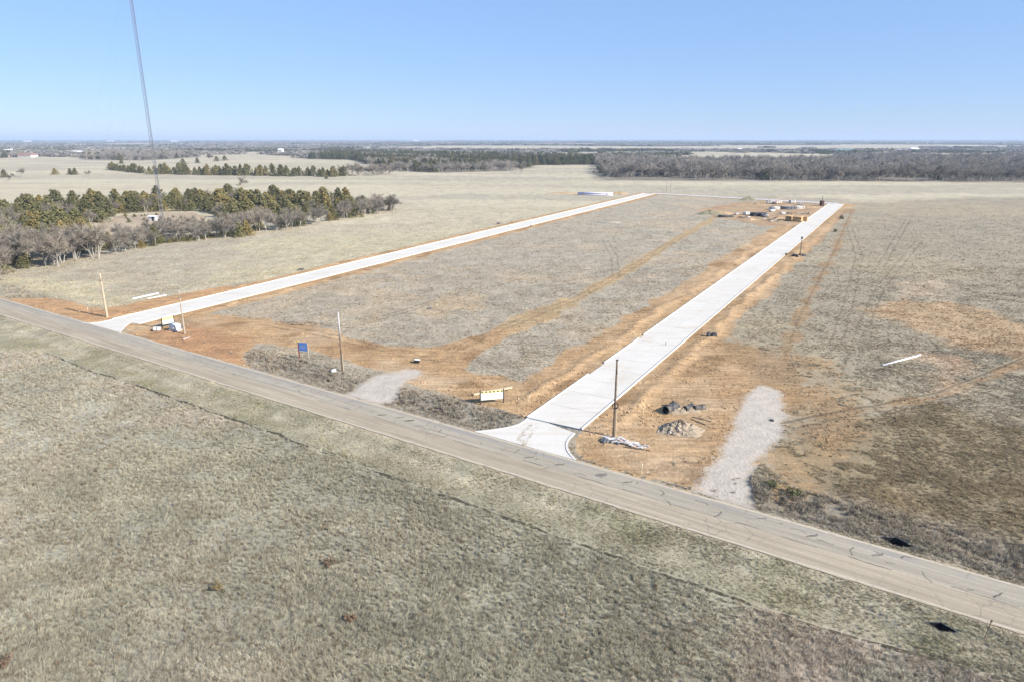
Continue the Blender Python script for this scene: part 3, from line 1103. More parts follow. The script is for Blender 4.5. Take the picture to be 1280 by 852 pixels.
def kerb_curve(parent, pts):
    pts = [Vector((p[0], p[1], 0)) for p in pts]
    # smooth the return
    fine_ = []
    for i in range(len(pts) - 1):
        p0 = pts[max(i - 1, 0)]
        p1, p2 = pts[i], pts[i + 1]
        p3 = pts[min(i + 2, len(pts) - 1)]
        for k in range(6):
            t = k / 6
            fine_.append(0.5 * ((2 * p1) + (p2 - p0) * t + (2 * p0 - 5 * p1 + 4 * p2 - p3) * t * t + (3 * p1 - p0 - 3 * p2 + p3) * t ** 3))
    fine_.append(pts[-1])
    mb = MB()
    m_ = 4
    for i, p in enumerate(fine_):
        a = fine_[max(i - 1, 0)]
        b = fine_[min(i + 1, len(fine_) - 1)]
        d = (b - a).normalized()
        nn = Vector((-d.y, d.x, 0))
        h_ = 0.06 * min(1.0, i / 5.0, (len(fine_) - 1 - i) / 2.0 + 0.4)
        for (o_, zz) in ((-0.12, -0.25), (-0.12, h_), (0.12, h_), (0.12, -0.25)):
            q = p + nn * o_
            mb.v.append((q.x, q.y, SLAB_Z + zz))
    for i in range(len(fine_) - 1):
        for j in range(m_):
            a = i * m_ + j
            b = i * m_ + (j + 1) % m_
            mb.f.append((a, b, b + m_, a + m_))
    part('kerb', mb, M['kerb'], parent)


kerb_curve(ap_r, APRON_R[:5])
kerb_curve(ap_r, APRON_R[::-1][:5])
kerb_curve(ap_l, APRON_L[:4])
kerb_curve(ap_l, APRON_L[::-1][:5])

M['mud'] = rut_material('tracked_mud', (0.42, 0.325, 0.225), 0.44, 0.85)
for pts in ([(646, 557), (650, 548), (657, 538), (664, 530.5)], [(653, 559.5), (657, 550), (664, 540), (672, 532)]):
    part('mud_track', ribbon([G(*q_) for q_ in pts], [0.5, 0.8, 0.7, 0.4], SLAB_Z - 0.005), M['mud'], ap_r)


def hz(x, y):
    return float(height(np.array([x]), np.array([y]))[0])


def gp(x, y, z=None):
    p = G(x, y)
    return (p[0], p[1], hz(*p) if z is None else z)


# ------------------------------------------------------------------ tree and grass shapes
def leaf_quads(mb, c, r, k, size, rr):
    for _ in range(k):
        d = Vector((rr.gauss(0, 1), rr.gauss(0, 1), rr.gauss(0, 0.8)))
        if d.length > 0:
            d.normalize()
        p = Vector(c) + d * r * rr.uniform(0.3, 1.0)
        a = Vector((rr.gauss(0, 1), rr.gauss(0, 1), rr.gauss(0, 1))).normalized()
        b = a.cross(d + Vector((0.01, 0.02, 0.3))).normalized()
        s_ = size * rr.uniform(0.6, 1.4)
        n0 = len(mb.v)
        mb.v += [tuple(p - a * s_ - b * s_ * 0.4), tuple(p + a * s_ * 0.2 - b * s_ * 0.6), tuple(p + a * s_), tuple(p - a * s_ * 0.1 + b * s_ * 0.6)]
        mb.f.append((n0, n0 + 1, n0 + 2, n0 + 3))


def cedar_meshes(seed, fat, clumps=95, per=13):
    rr = random.Random(seed)
    cr = MB()
    H_ = 1.0
    for i in range(clumps):
        t = (i + rr.random()) / clumps
        zz = 0.0 + 0.97 * t ** 1.05
        a0_ = i * 2.39996 + rr.uniform(-0.5, 0.5)
        prof = fat * (min(1.0, (t + 0.14) / 0.25) ** 0.6) * (1 - t ** (1.35 if seed % 2 else 0.95)) ** (0.8 if seed % 2 else 1.0) * (1 + 0.28 * math.sin(3 * a0_ + 5 * t)) + 0.02
        a = a0_
        rad = prof * rr.uniform(0.62, 1.12)
        c_ = (math.cos(a) * rad, math.sin(a) * rad, zz - 0.05 * rr.random())
        leaf_quads(cr, c_, 0.06 + 0.09 * (1 - t), per, 0.036, rr)
    for i in range(30):
        t = rr.random()
        leaf_quads(cr, (rr.gauss(0, .05), rr.gauss(0, .05), 0.12 + 0.75 * t), fat * 0.6 * (1 - t) + 0.03, 8, 0.05, rr)
    tr = MB()
    tr.tube((0, 0, -0.03), (0.01, 0.0, 0.45), 0.026, 0.014, 6)
    tr.tube((0.01, 0, 0.45), (0.0, 0.01, 0.93), 0.014, 0.004, 5)
    for k in range(7):
        a = k * 2.4
        z0 = 0.12 + 0.1 * k
        tr.tube((0, 0, z0), (math.cos(a) * fat * 0.7 * (1 - z0), math.sin(a) * fat * 0.7 * (1 - z0), z0 + 0.08), 0.008, 0.003, 4, False)
    return cr.mesh('cedar_crown_shape'), tr.mesh('cedar_trunk_shape')


def bare_meshes(seed, spread, twigs=1700):
    rr = random.Random(seed)
    tr = MB()
    cr = MB()
    tips = []

    def grow(p, d, L, r, depth):
        q = p + d * L
        tr.tube(p, q, r, r * 0.68, 5 if depth < 2 else 3, False)
        if depth >= 3:
            tips.append((p, q, d))
            return
        kk = 3 if depth < 2 else 3
        for k in range(kk + (depth == 0)):
            nd = (d + Vector((rr.gauss(0, 1), rr.gauss(0, 1), rr.gauss(0.15, 0.5))) * spread).normalized()
            if nd.z < -0.1:
                nd.z = 0.1
            st = p + d * L * rr.uniform(0.55, 1.0)
            grow(st, nd, L * rr.uniform(0.55, 0.9), r * 0.55, depth + 1)

    grow(Vector((0, 0, -0.02)), Vector((rr.gauss(0, .08), rr.gauss(0, .08), 1)).normalized(), 0.32, 0.014, 0)
    for _ in range(rr.choice((1, 2, 2))):
        grow(Vector((rr.gauss(0, .03), rr.gauss(0, .03), -0.02)), Vector((rr.gauss(0, .3), rr.gauss(0, .3), 1)).normalized(), 0.28, 0.011, 0)
    per = max(4, twigs // len(tips))
    for (p, q, d) in tips:
        for k in range(per):
            s_ = p.lerp(q, rr.uniform(0.1, 1.0))
            nd = (d + Vector((rr.gauss(0, 1), rr.gauss(0, 1), rr.gauss(0.2, 0.7))) * 0.75).normalized()
            L = rr.uniform(0.07, 0.17)
            e = s_ + nd * L
            sd_ = nd.cross(Vector((rr.gauss(0, 1), rr.gauss(0, 1), rr.gauss(0, 1)))).normalized() * 0.0038
            n0 = len(cr.v)
            cr.v += [tuple(s_ - sd_), tuple(s_ + sd_), tuple(e)]
            cr.f.append((n0, n0 + 1, n0 + 2))
    zmax = max(v[2] for v in cr.v)
    k = 1.0 / zmax
    cr.v = [(a * k, b * k, c_ * k) for a, b, c_ in cr.v]
    tr.v = [(a * k, b * k, c_ * k) for a, b, c_ in tr.v]
    return cr.mesh('bare_crown_shape'), tr.mesh('bare_trunk_shape')


CEDAR = [cedar_meshes(100 + i, f) for i, f in enumerate((0.42, 0.50, 0.58, 0.46, 0.64, 0.36))]
BARE = [bare_meshes(200 + i, s_) for i, s_ in enumerate((0.42, 0.5, 0.6, 0.46, 0.55))]
for cr_, tr_ in CEDAR:
    cr_.materials.append(M['cedar'])
    tr_.materials.append(M['bark'])
for cr_, tr_ in BARE:
    cr_.materials.append(M['twig'])
    tr_.materials.append(M['greybark'])


def tree(kind, x, y, h, label, group, wide=1.0):
    lst = CEDAR if kind == 'cedar' else BARE
    cr_, tr_ = lst[random.randrange(len(lst))]
    t = thing('cedar_tree' if kind == 'cedar' else 'bare_tree', label, 'tree', (x, y, hz(x, y)), random.uniform(0, 6.28), group)
    t.scale = (h * wide, h * wide, h)
    link('trunk', tr_, None, t)
    link('crown', cr_, None, t)
    return t


def scatter(P_, spacing, seed, keepout=None):
    r_ = np.random.default_rng(seed)
    P_ = np.asarray(P_)
    lo, hi = P_.min(0), P_.max(0)
    xs = np.arange(lo[0], hi[0], spacing)
    ys = np.arange(lo[1], hi[1], spacing)
    X_, Y_ = np.meshgrid(xs, ys)
    X_ = X_ + r_.uniform(-0.48, 0.48, X_.shape) * spacing
    Y_ = Y_ + r_.uniform(-0.48, 0.48, Y_.shape) * spacing
    X_, Y_ = X_.ravel(), Y_.ravel()
    ok = sdpoly(X_, Y_, P_) > 0
    if keepout is not None:
        ok &= sdpoly(X_, Y_, keepout) < 1.0
    pts = np.stack([X_[ok], Y_[ok]], 1)
    return pts[np.argsort(pts[:, 1])]


in_view = lambda x, y, m=30: abs(x) < y * 0.80 + m
n_cedar = n_bare = 0
TOWER = np.array(G(204, 277))

# left grove: cedars round the clearing
GROVE_C = GP([(-60, 322), (0, 316), (70, 306), (108, 296), (116, 284), (150, 266.5), (250, 264), (275, 277), (340, 274), (430, 268), (462, 264), (440, 256), (300, 251), (200, 252), (100, 260), (0, 267), (-70, 272)])
GROVE_B = GP([(-60, 366), (0, 353), (42, 338), (110, 328), (200, 306), (320, 295), (400, 281), (500, 263), (480, 258), (400, 276), (320, 284), (200, 291), (125, 305), (60, 312), (-60, 328)])
def grove_name(x, y):
    if x < -175 or y < 275:
        return 'olive-green cedar in the dense grove left of the mast clearing', 'cedars left of the mast clearing'
    if x < -110:
        return 'olive-green cedar in the band behind the mast and its clearing', 'cedars behind the mast clearing'
    return 'olive-green cedar in the grove stretch right of the mast', 'cedars right of the mast'


for (x, y) in scatter(GROVE_C, 7.7, 3, P_CLEAR):
    if not in_view(x, y, 4):
        continue
    if random.random() < 0.83:
        h = 3.6 + 6.0 * random.random() ** 1.3 + (1.4 if y > 330 else 0)
        tree('cedar', x, y, h, *grove_name(x, y), random.uniform(1.1, 1.5))
        n_cedar += 1
    else:
        tree('bare', x, y, random.uniform(6, 8.5), 'leafless grey tree standing among the cedars of the mast grove', 'bare trees inside the cedar grove', 1.0)
        n_bare += 1
def edge_name(x):
    if x < -120:
        return 'big leafless grey tree at the near left corner of the mast grove', 'bare trees at the near left corner of the grove'
    if x < -95:
        return 'leafless grey tree on the near grove edge in front of the mast clearing', 'bare trees before the mast clearing'
    return 'leafless grey tree on the near grove edge right of the mast', 'bare trees on the near edge right of the mast'


for (x, y) in scatter(GROVE_B, 5.2, 4, P_CLEAR):
    if not in_view(x, y, 4):
        continue
    if random.random() < 0.80:
        xpix = 640 + FPX * x / (y * _c + CAM_H * _s)
        big = 1.25 if x < -95 and y < 220 else (0.82 if 112 < xpix < 275 else 1.0)
        tree('bare', x, y, random.uniform(6.5, 10.0) * big, *edge_name(x), random.uniform(0.9, 1.15))
        n_bare += 1
    else:
        tree('cedar', x, y, random.uniform(3.5, 6.0), 'small olive cedar among the bare trees on the grove edge', 'small cedars on the grove edge', 1.15)
        n_cedar += 1
tree('cedar', *G(440, 271), 10.0, 'tall full cedar at the right end of the mast grove', None, 1.2)
tree('bare', *G(492, 264), 9.5, 'rounded leafless tree, last one at the right end of the mast grove', None, 1.1)
n_cedar += 1
n_bare += 1

for k in range(16):
    x, y = G(random.uniform(150, 255), random.uniform(270, 279))
    tree('cedar', x, y, random.uniform(0.9, 1.7), 'knee-high dark bush dotted over the bare mast clearing', 'small bushes on the mast clearing', 1.3)
for k in range(26):
    x, y = G(178 + k * 5.6 + random.uniform(-2, 2), 308 - k * 0.72 + random.uniform(-1, 1.5))
    tree('cedar', x, y, random.uniform(1.2, 2.6), 'low brownish bush at the foot of the near grove edge', 'low bushes along the near grove edge', 1.5)
# cedar row across the middle pasture
for k in range(46):
    t = k / 45
    xpix = 190 + t * 240
    if 335 < xpix < 350 and k % 2:
        continue
    x, y = G(xpix + random.uniform(-3, 3), 217.5 + 3.6 * t + random.uniform(-0.7, 0.7))
    tree('cedar', x, y, random.uniform(7.5, 12.5), 'dark cedar in the long row across the left pasture', 'cedar row across the left pasture', random.uniform(0.85, 1.15))
    n_cedar += 1
for k in range(14):
    x, y = G(138 + k * 3.2 + random.uniform(-1, 1), 212.5 + k * 0.33)
    tree('cedar', x, y, random.uniform(7, 11), 'dark cedar in the short row left of the mast', 'short cedar row left of the mast', 1.1)
    n_cedar += 1
for k in range(26):
    x, y = G(425 + random.uniform(0, 72), 219.2 + random.uniform(-3.2, 1.2))
    tree('bare', x, y, random.uniform(9, 13), 'leafless grey tree in the clump at the right end of the cedar row', 'bare clump ending the cedar row', 1.1)
    n_bare += 1
lone = [('cedar', 69, 218.5, 7, 'lone round cedar in the left pasture, left of a dark pair'), ('cedar', 88, 218.5, 7, 'left one of the pair of dark cedars in the left pasture'),
        ('cedar', 94, 218.8, 7.5, 'right one of the pair of dark cedars in the left pasture'), ('bare', 111.5, 220.5, 7, 'small leafless tree right of the cedar pair in the pasture'),
        ('bare', 17, 226, 8, 'small leafless tree alone near the left edge of the pasture'), ('cedar', 6, 222, 8, 'low dark cedar at the left edge of the picture by a pale strip'),
        ('bare', 30, 221, 10, 'low grey thicket tree beside the pale strip at the left edge'), ('bare', 306, 236, 11, 'lone leafless tree rising behind the mast grove'),
        ('cedar', 229, 206, 9, 'lone cedar behind the cedar row right of the mast'), ('cedar', 247, 204, 9, 'lone cedar in the pale field right of the mast, behind the row'),
        ('cedar', 281, 201, 9, 'lone dark cedar far back in the pale field, rightmost of two'), ('cedar', 271, 202, 9, 'lone dark cedar far back in the pale field, leftmost of two'),
        ('bare', 262, 201, 15, 'wide leafless tree in the pale field behind the cedar row'), ('bare', 652, 216, 12, 'leafless tree alone in the tan field before the evergreens'),
        ('cedar', 152, 205, 8, 'single cedar in the pasture just left of the mast'), ('cedar', 340, 212, 8, 'single cedar just behind the gap of the cedar row')]
for kd, x, y, h, lb in lone:
    tree(kd, *G(x, y), h, lb, None, 1.2)
    if kd == 'cedar':
        n_cedar += 1
    else:
        n_bare += 1

# woods: the nearest trees one by one, the rest as one mass
wood_pts = []
ev = scatter(WOODS[0], 11.0, 8)
rest_c, rest_b = [], []
for (x, y) in ev:
    xpix = 640 + FPX * x / (y * _c + CAM_H * _s)
    front = fbm(np.array([x]), np.array([y]), 70, 90, 2)[0]
    grey = (550 < xpix < 648 and y < 860) or front > 0.62
    if not grey and n_cedar < 300:
        tree('cedar', x, y, random.uniform(8, 13), 'dark evergreen at the near side of the wide cedar wood behind the pasture', 'near trees of the wide cedar wood', random.uniform(0.9, 1.2))
        n_cedar += 1
    elif grey and n_bare < 170:
        tree('bare', x, y, random.uniform(9, 13), 'leafless grey tree in front of the wide cedar wood', 'bare trees before the cedar wood', 1.1)
        n_bare += 1
    else:
        (rest_b if grey else rest_c).append((x, y, random.uniform(8, 13)))
for (x, y) in scatter(WOODS[1], 9.2, 9):
    if not in_view(x, y, 60):
        continue
    gapn = float(fbm(np.array([x]), np.array([y]), 65, 91, 3)[0])
    if gapn > 0.66 or (y < 680 and gapn > 0.56):
        continue
    hk = 0.62 + 0.75 * float(fbm(np.array([x]), np.array([y]), 45, 92, 2)[0])
    if n_bare < 300:
        tree('bare', x, y, random.uniform(9, 16) * hk, 'leafless grey tree along the near edge of the long wood behind the right field', 'near trees of the long bare wood', random.uniform(0.85, 1.1))
        n_bare += 1
    elif random.random() < 0.06:
        rest_c.append((x, y, random.uniform(8, 13)))
    else:
        rest_b.append((x, y, random.uniform(9, 16.5) * hk))
for Wp, pc in ((WOODS[2], 0.12), (WOODS[3], 0.3)):
    for (x, y) in scatter(Wp, 13.0, 10):
        (rest_c if random.random() < pc else rest_b).append((x, y, random.uniform(9, 14)))


# ------------------------------------------------------------------ instanced masses (grass, woods)
def template_collection(name, meshes):
    c_ = bpy.data.collections.new(name)
    for i, me in enumerate(meshes):
        o = bpy.data.objects.new(f'{name}_{i:02d}', me)
        c_.objects.link(o)
    return c_


def mass(name, label, cat, pts, rot, scl, idx, coll, tint=None):
    me = bpy.data.meshes.new(name)
    me.vertices.add(len(pts))
    me.vertices.foreach_set('co', np.asarray(pts, np.float32).ravel())
    a = me.attributes.new('rot', 'FLOAT_VECTOR', 'POINT')
    a.data.foreach_set('vector', np.asarray(rot, np.float32).ravel())
    a = me.attributes.new('scl', 'FLOAT_VECTOR', 'POINT')
    a.data.foreach_set('vector', np.asarray(scl, np.float32).ravel())
    a = me.attributes.new('idx', 'INT', 'POINT')
    a.data.foreach_set('value', np.asarray(idx, np.int32))
    if tint is not None:
        put_col(me, 'tint', tint)
    o = link(name, me, None)
    tag(o, label, cat, None, 'stuff')
    ng = bpy.data.node_groups.new(name + '_scatter', 'GeometryNodeTree')
    ng.interface.new_socket('Geometry', in_out='INPUT', socket_type='NodeSocketGeometry')
    ng.interface.new_socket('Geometry', in_out='OUTPUT', socket_type='NodeSocketGeometry')
    N = ng.nodes
    gi, go = N.new('NodeGroupInput'), N.new('NodeGroupOutput')
    ip = N.new('GeometryNodeInstanceOnPoints')
    ci = N.new('GeometryNodeCollectionInfo')
    ci.inputs['Collection'].default_value = coll
    ci.inputs['Separate Children'].default_value = True
    ci.inputs['Reset Children'].default_value = True
    ip.inputs['Pick Instance'].default_value = True

    def na(nm, typ):
        q = N.new('GeometryNodeInputNamedAttribute')
        q.data_type = typ
        q.inputs['Name'].default_value = nm
        return q.outputs['Attribute']
    e2r = N.new('FunctionNodeEulerToRotation')
    L = ng.links
    L.new(na('rot', 'FLOAT_VECTOR'), e2r.inputs[0])
    L.new(e2r.outputs[0], ip.inputs['Rotation'])
    L.new(na('scl', 'FLOAT_VECTOR'), ip.inputs['Scale'])
    L.new(na('idx', 'INT'), ip.inputs['Instance Index'])
    L.new(gi.outputs[0], ip.inputs['Points'])
    L.new(ci.outputs[0], ip.inputs['Instance'])
    L.new(ip.outputs[0], go.inputs[0])
    md = o.modifiers.new('scatter', 'NODES')
    md.node_group = ng
    return o


def merged_tree(cr_, tr_, name, mat_c, mat_t):
    me = bpy.data.meshes.new(name)
    mb = MB()
    va = [tuple(v.co) for v in tr_.vertices]
    fa = [tuple(p.vertices) for p in tr_.polygons]
    vb = [tuple(v.co) for v in cr_.vertices]
    fb = [tuple(p.vertices) for p in cr_.polygons]
    mb.add(va, fa)
    mb.add(vb, fb)
    me.from_pydata(mb.v, [], mb.f)
    me.materials.append(mat_t)
    me.materials.append(mat_c)
    me.polygons.foreach_set('material_index', [0] * len(fa) + [1] * len(fb))
    me.update()
    return me


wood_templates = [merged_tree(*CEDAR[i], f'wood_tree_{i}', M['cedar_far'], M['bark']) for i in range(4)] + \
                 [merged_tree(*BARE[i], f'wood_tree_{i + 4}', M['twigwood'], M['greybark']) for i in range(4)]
wcoll = template_collection('wood_tree', wood_templates)
allp = [(x, y, h, random.randrange(4)) for x, y, h in rest_c if in_view(x, y, 80)] + [(x, y, h, 4 + random.randrange(4)) for x, y, h in rest_b if in_view(x, y, 80)]
arr = np.array(allp)
zz = height(arr[:, 0], arr[:, 1])
mass('woodland', 'mass of bare and evergreen trees filling the woods behind the fields', 'woodland',
     np.stack([arr[:, 0], arr[:, 1], zz], 1), np.stack([0 * zz, 0 * zz, rng.uniform(0, 6.28, len(zz))], 1),
     np.stack([arr[:, 2] * 1.05, arr[:, 2] * 1.05, arr[:, 2]], 1), arr[:, 3], wcoll)


# far woods toward the horizon: clumps of crowns
def clump_mesh(seed, mat):
    rr = random.Random(seed)
    mb = MB()
    for k in range(7):
        a = rr.uniform(0, 6.28)
        d = math.sqrt(rr.random()) * 0.9
        hx = rr.uniform(0.55, 1.0)
        for q in range(9):
            b = rr.uniform(0, 6.28)
            w = rr.uniform(0, 0.32)
            leaf_quads(mb, (math.cos(a) * d + math.cos(b) * w, math.sin(a) * d + math.sin(b) * w, hx * rr.uniform(0.15, 0.85)), 0.20, 6, 0.11, rr)
    me = mb.mesh(f'far_clump_{seed}')
    me.materials.append(mat)
    return me


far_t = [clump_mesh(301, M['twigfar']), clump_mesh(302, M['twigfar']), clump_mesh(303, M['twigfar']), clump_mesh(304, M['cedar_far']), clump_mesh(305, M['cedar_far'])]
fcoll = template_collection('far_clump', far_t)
pts, scl, idx = [], [], []
FIELDS = [GP(p) for p in (
    [(640, 196.5), (740, 195), (835, 191.5), (835, 189.5), (740, 190.5), (640, 193)], [(828, 201), (960, 204.5), (1060, 199.5), (1078, 194.5), (960, 191), (870, 191.5)],
    [(1115, 197.5), (1255, 199), (1255, 192.5), (1120, 191)], [(585, 193.5), (650, 193.5), (650, 191), (585, 191)], [(240, 206), (390, 206), (440, 201), (385, 200), (330, 192.5), (240, 194)],
    [(-60, 215), (110, 212), (110, 197), (40, 196), (-60, 198)])]


def in_fields(x, y):
    m_ = np.zeros(np.shape(x), bool)
    for P_ in FIELDS:
        m_ |= sdpoly(x, y, P_) > 0
    return m_


for (y0, y1, cnt, w, h) in ((1150, 2300, 5200, 20, 10), (2300, 4500, 6500, 30, 11), (4500, 9000, 6500, 55, 13), (9000, 24000, 6500, 130, 18)):
    yy = np.sqrt(rng.uniform(y0 * y0, y1 * y1, cnt))
    xx = rng.uniform(-0.82, 0.82, cnt) * yy
    if y0 < 2300:
        ypix = 426 + FPX * np.tan(np.arctan(CAM_H / yy) - PITCH)
        ok = ~in_fields(xx, yy) & (fbm(xx * 0.5, yy, 240, 66, 3) > 0.40) & (yy > 1250)
        ok &= ~((ypix > 198) & (xx < -200))
    else:
        ok = (far_wood(xx, yy) > 0.5) & ~in_fields(xx, yy)
    xx, yy = xx[ok], yy[ok]
    k = len(xx)
    pts.append(np.stack([xx, yy, np.full(k, -0.5)], 1))
    ww = w * rng.uniform(0.6, 1.3, k)
    scl.append(np.stack([ww, ww * 0.8, h * rng.uniform(0.6, 1.15, k)], 1))
    idx.append(np.where(fbm(xx, yy, 300, 99, 2) + rng.uniform(-0.2, 0.2, k) > 0.66, rng.integers(3, 5, k), rng.integers(0, 3, k)))
pts = np.concatenate(pts)
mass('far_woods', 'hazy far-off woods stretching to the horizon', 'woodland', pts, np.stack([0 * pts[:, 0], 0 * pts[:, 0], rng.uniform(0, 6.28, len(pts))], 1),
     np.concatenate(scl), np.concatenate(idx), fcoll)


# dry grass tufts
def tuft_mesh(seed, blades, lean, flat):
    rr = random.Random(seed)
    mb = MB()
    wind = rr.uniform(-0.5, 0.5)
    for _ in range(blades):
        a = rr.uniform(0, 6.28)
        b0 = Vector((rr.gauss(0, 0.16), rr.gauss(0, 0.16), -0.02))
        L = rr.uniform(0.55, 1.05)
        out = Vector((math.cos(a), math.sin(a), 0)) * rr.uniform(0.1, lean) + Vector((0.35 * lean, wind * lean * 0.4, 0))
        up = Vector((0, 0, 1))
        mid = b0 + (up * 0.8 + out * 0.5).normalized() * L * 0.5
        tip = mid + (up * flat + out).normalized() * L * 0.5
        sd_ = Vector((-math.sin(a + 0.6), math.cos(a + 0.6), 0)) * rr.uniform(0.016, 0.03)
        n0 = len(mb.v)
        mb.v += [tuple(b0 - sd_), tuple(b0 + sd_), tuple(mid + sd_ * 0.9), tuple(mid - sd_ * 0.9), tuple(tip)]
        mb.f += [(n0, n0 + 1, n0 + 2, n0 + 3), (n0 + 3, n0 + 2, n0 + 4)]
    me = mb.mesh(f'tuft_{seed}')
    me.materials.append(M['grass'])
    return me


tufts = [tuft_mesh(401 + i, 26, l, f) for i, (l, f) in enumerate(((0.8, 0.6), (1.1, 0.3), (1.4, 0.15), (0.9, 0.4), (1.2, 0.05), (0.6, 0.8)))]
tcoll = template_collection('tuft', tufts)


def grass_points(n_, ymin, ymax, seed, falloff=1.0):
    r_ = np.random.default_rng(seed)
    yy = ymin + (ymax - ymin) * r_.random(n_) ** falloff
    xx = r_.uniform(-0.80, 0.80, n_) * (yy + 12)
    return xx, yy


GX, GY, GS = [], [], []
for (n_, a, b, sd_, size) in ((150000, 33, 75, 1, 0.44), (100000, 75, 120, 2, 0.44), (80000, 120, 200, 3, 0.46), (50000, 200, 330, 4, 0.5), (26000, 330, 470, 5, 0.55)):
    xx, yy = grass_points(n_, a, b, sd_)
    GX.append(xx)
    GY.append(yy)
    GS.append(np.full(n_, size))
GX, GY, GS = np.concatenate(GX), np.concatenate(GY), np.concatenate(GS)
lay = ground_layers(GX, GY)
u_, v_ = road_uv(GX, GY)
ok = (np.abs(v_) > ROAD_HW + 0.08)
ok &= dpoly(GX, GY, GROOVE) > 0.40
for S in (SR, SL, SX):
    d_, _, _ = street_dist(GX, GY, S, 8)
    ok &= d_ > 0.8
for P_ in (APRON_R, APRON_L):
    ok &= sdpoly(GX, GY, P_) < -0.5
sparse = rng.random(len(GX))
jn = (fbm(GX, GY, 1.3, 70, 3) - 0.5) * 4.0
ok &= (lay[2] + jn < -0.3) | (sparse < 0.005)
ok &= (lay[3] < -0.4) | (sparse < 0.0015)
ok &= (lay[4] > 0.45)
for c_, L_ in ((CULV_A, 1.75), (CULV_B, 1.15)):
    cu, cv = road_uv(GX - c_[0], GY - c_[1])
    ok &= (np.abs(cu) / L_ + np.abs(cv + ROAD_C) / (L_ * 0.55)) > 1.12
patch = fbm(GX, GY, 3.0, 71, 3)
ok &= rng.random(len(GX)) > sstep(230, 470, GY)
ok &= sparse < np.clip(0.55 + 2.0 * (patch - 0.40), 0.40, 1.0)
GX, GY, GS, v_, patch = GX[ok], GY[ok], GS[ok], v_[ok], patch[ok]
veg = lay[0][ok]
k = len(GX)
mown = ((v_ < -ROAD_HW) & (GY > np.interp(GX, GROOVE[:, 0], GROOVE[:, 1]))) | ((v_ > ROAD_HW) & (v_ < ROAD_HW + 1.3))
weed = (v_ > 4.2) & (v_ < 11)
GS = GS * rng.uniform(0.55, 1.35, k) * (0.75 + 0.5 * patch) * np.where(mown, 0.55, 1.0) * np.where(weed, 1.35, 1.0)
br = rng.uniform(0.82, 1.42, k)
tint = veg * br[:, None] * np.array((1.03, 1.02, 1.0)) * 1.14
sel = rng.random(k) < 0.10
tint[sel] = tint[sel] * np.array((0.62, 0.52, 0.45))
GZ = height(GX, GY)
heading = (vn(GX, GY, 5, 12) * 3.0 - 2.2) + rng.normal(0, 0.55, k)
mass('dry_grass', 'matted dead winter grass covering the fields and verges', 'grass',
     np.stack([GX, GY, GZ], 1), np.stack([rng.normal(0, 0.1, k), rng.normal(0, 0.1, k), heading], 1),
     np.stack([GS, GS, GS * rng.uniform(0.55, 0.9, k) * np.where((v_ > 0) & ~weed, 0.7, 1.0)], 1), rng.integers(0, 6, k), tcoll, tint)
def clod_mesh(seed):
    rr_ = random.Random(seed)
    mb_ = MB()
    for q in range(3):
        mb_.box((rr_.gauss(0, 0.35), rr_.gauss(0, 0.35), 0.12), (rr_.uniform(.4, .9), rr_.uniform(.4, .8), rr_.uniform(.35, .7)), rr_.uniform(0, 3), rr_.uniform(-.5, .5), rr_.uniform(-.5, .5), 0.65)
    me_ = mb_.mesh(f'clod_{seed}')
    me_.materials.append(M['clod'])
    return me_


n = NT('soil_clod_surface')
n.base(n.attr('tint', 'INSTANCER').outputs['Color'])
n.b.inputs['Roughness'].default_value = 1.0
M['clod'] = n.m
ccoll = template_collection('clod', [clod_mesh(500 + i) for i in range(4)])
cy = 55 + 190 * rng.random(120000) ** 1.4
cx = rng.uniform(-0.8, 0.8, 120000) * (cy + 10)
lc = ground_layers(cx, cy)
_, cvv = road_uv(cx, cy)
ok = (lc[2] > 0.2) & (lc[3] < 0) & (cvv > ROAD_HW + 0.4) & (fbm(cx, cy, 4, 55, 3) > 0.46)
for S in (SR, SL, SX):
    d_, _, _ = street_dist(cx, cy, S, 8)
    ok &= d_ > 0.5
for P_ in (APRON_R, APRON_L):
    ok &= sdpoly(cx, cy, P_) < -0.4
cx, cy, ct = cx[ok], cy[ok], lc[1][ok]
kc = len(cx)
cs = 0.10 + 0.22 * rng.random(kc) ** 3
mass('soil_clods', 'scattered clods and crumbs over the graded bare soil', 'clods', np.stack([cx, cy, height(cx, cy)], 1),
     np.stack([0 * cx, 0 * cx, rng.uniform(0, 6.28, kc)], 1), np.stack([cs, cs, cs], 1), rng.integers(0, 4, kc), ccoll, ct * rng.uniform(0.75, 1.1, kc)[:, None])
print('clods', kc, 'tufts', k, 'woodland', len(arr), 'far', len(pts), 'cedars', n_cedar, 'bare', n_bare, 'ground verts', len(px_))

# ==OBJECTS==
# ------------------------------------------------------------------ guyed mast and its hut
tx, ty = float(TOWER[0]), float(TOWER[1])
mast = thing('radio_mast', 'tall slender grey lattice mast rising out of the cedar grove on the left', 'mast', (tx, ty, 0.0))
MH, MF = 108.0, 1.25
leg_xy = [(MF / math.sqrt(3) * math.cos(R(90 + 120 * k)), MF / math.sqrt(3) * math.sin(R(90 + 120 * k))) for k in range(3)]
for (lx, ly) in leg_xy:
    part('leg', MB().tube((lx, ly, 0.3), (lx, ly, MH), 0.10, 0.10, 6), M['galv'], mast)
mb = MB()
bays = 84
for b in range(bays):
    z0 = 0.4 + (MH - 0.4) * b / bays
    z1 = 0.4 + (MH - 0.4) * (b + 1) / bays
    for k in range(3):
        p, q = leg_xy[k], leg_xy[(k + 1) % 3]
        if b % 2:
            p, q = q, p
        mb.tube((p[0], p[1], z0), (q[0], q[1], z1), 0.035, 0.035, 3, False)
        mb.tube((p[0], p[1], z0), (q[0], q[1], z0), 0.028, 0.028, 3, False)
tag(part('bracing', mb, M['galv'], mast), kind='stuff')
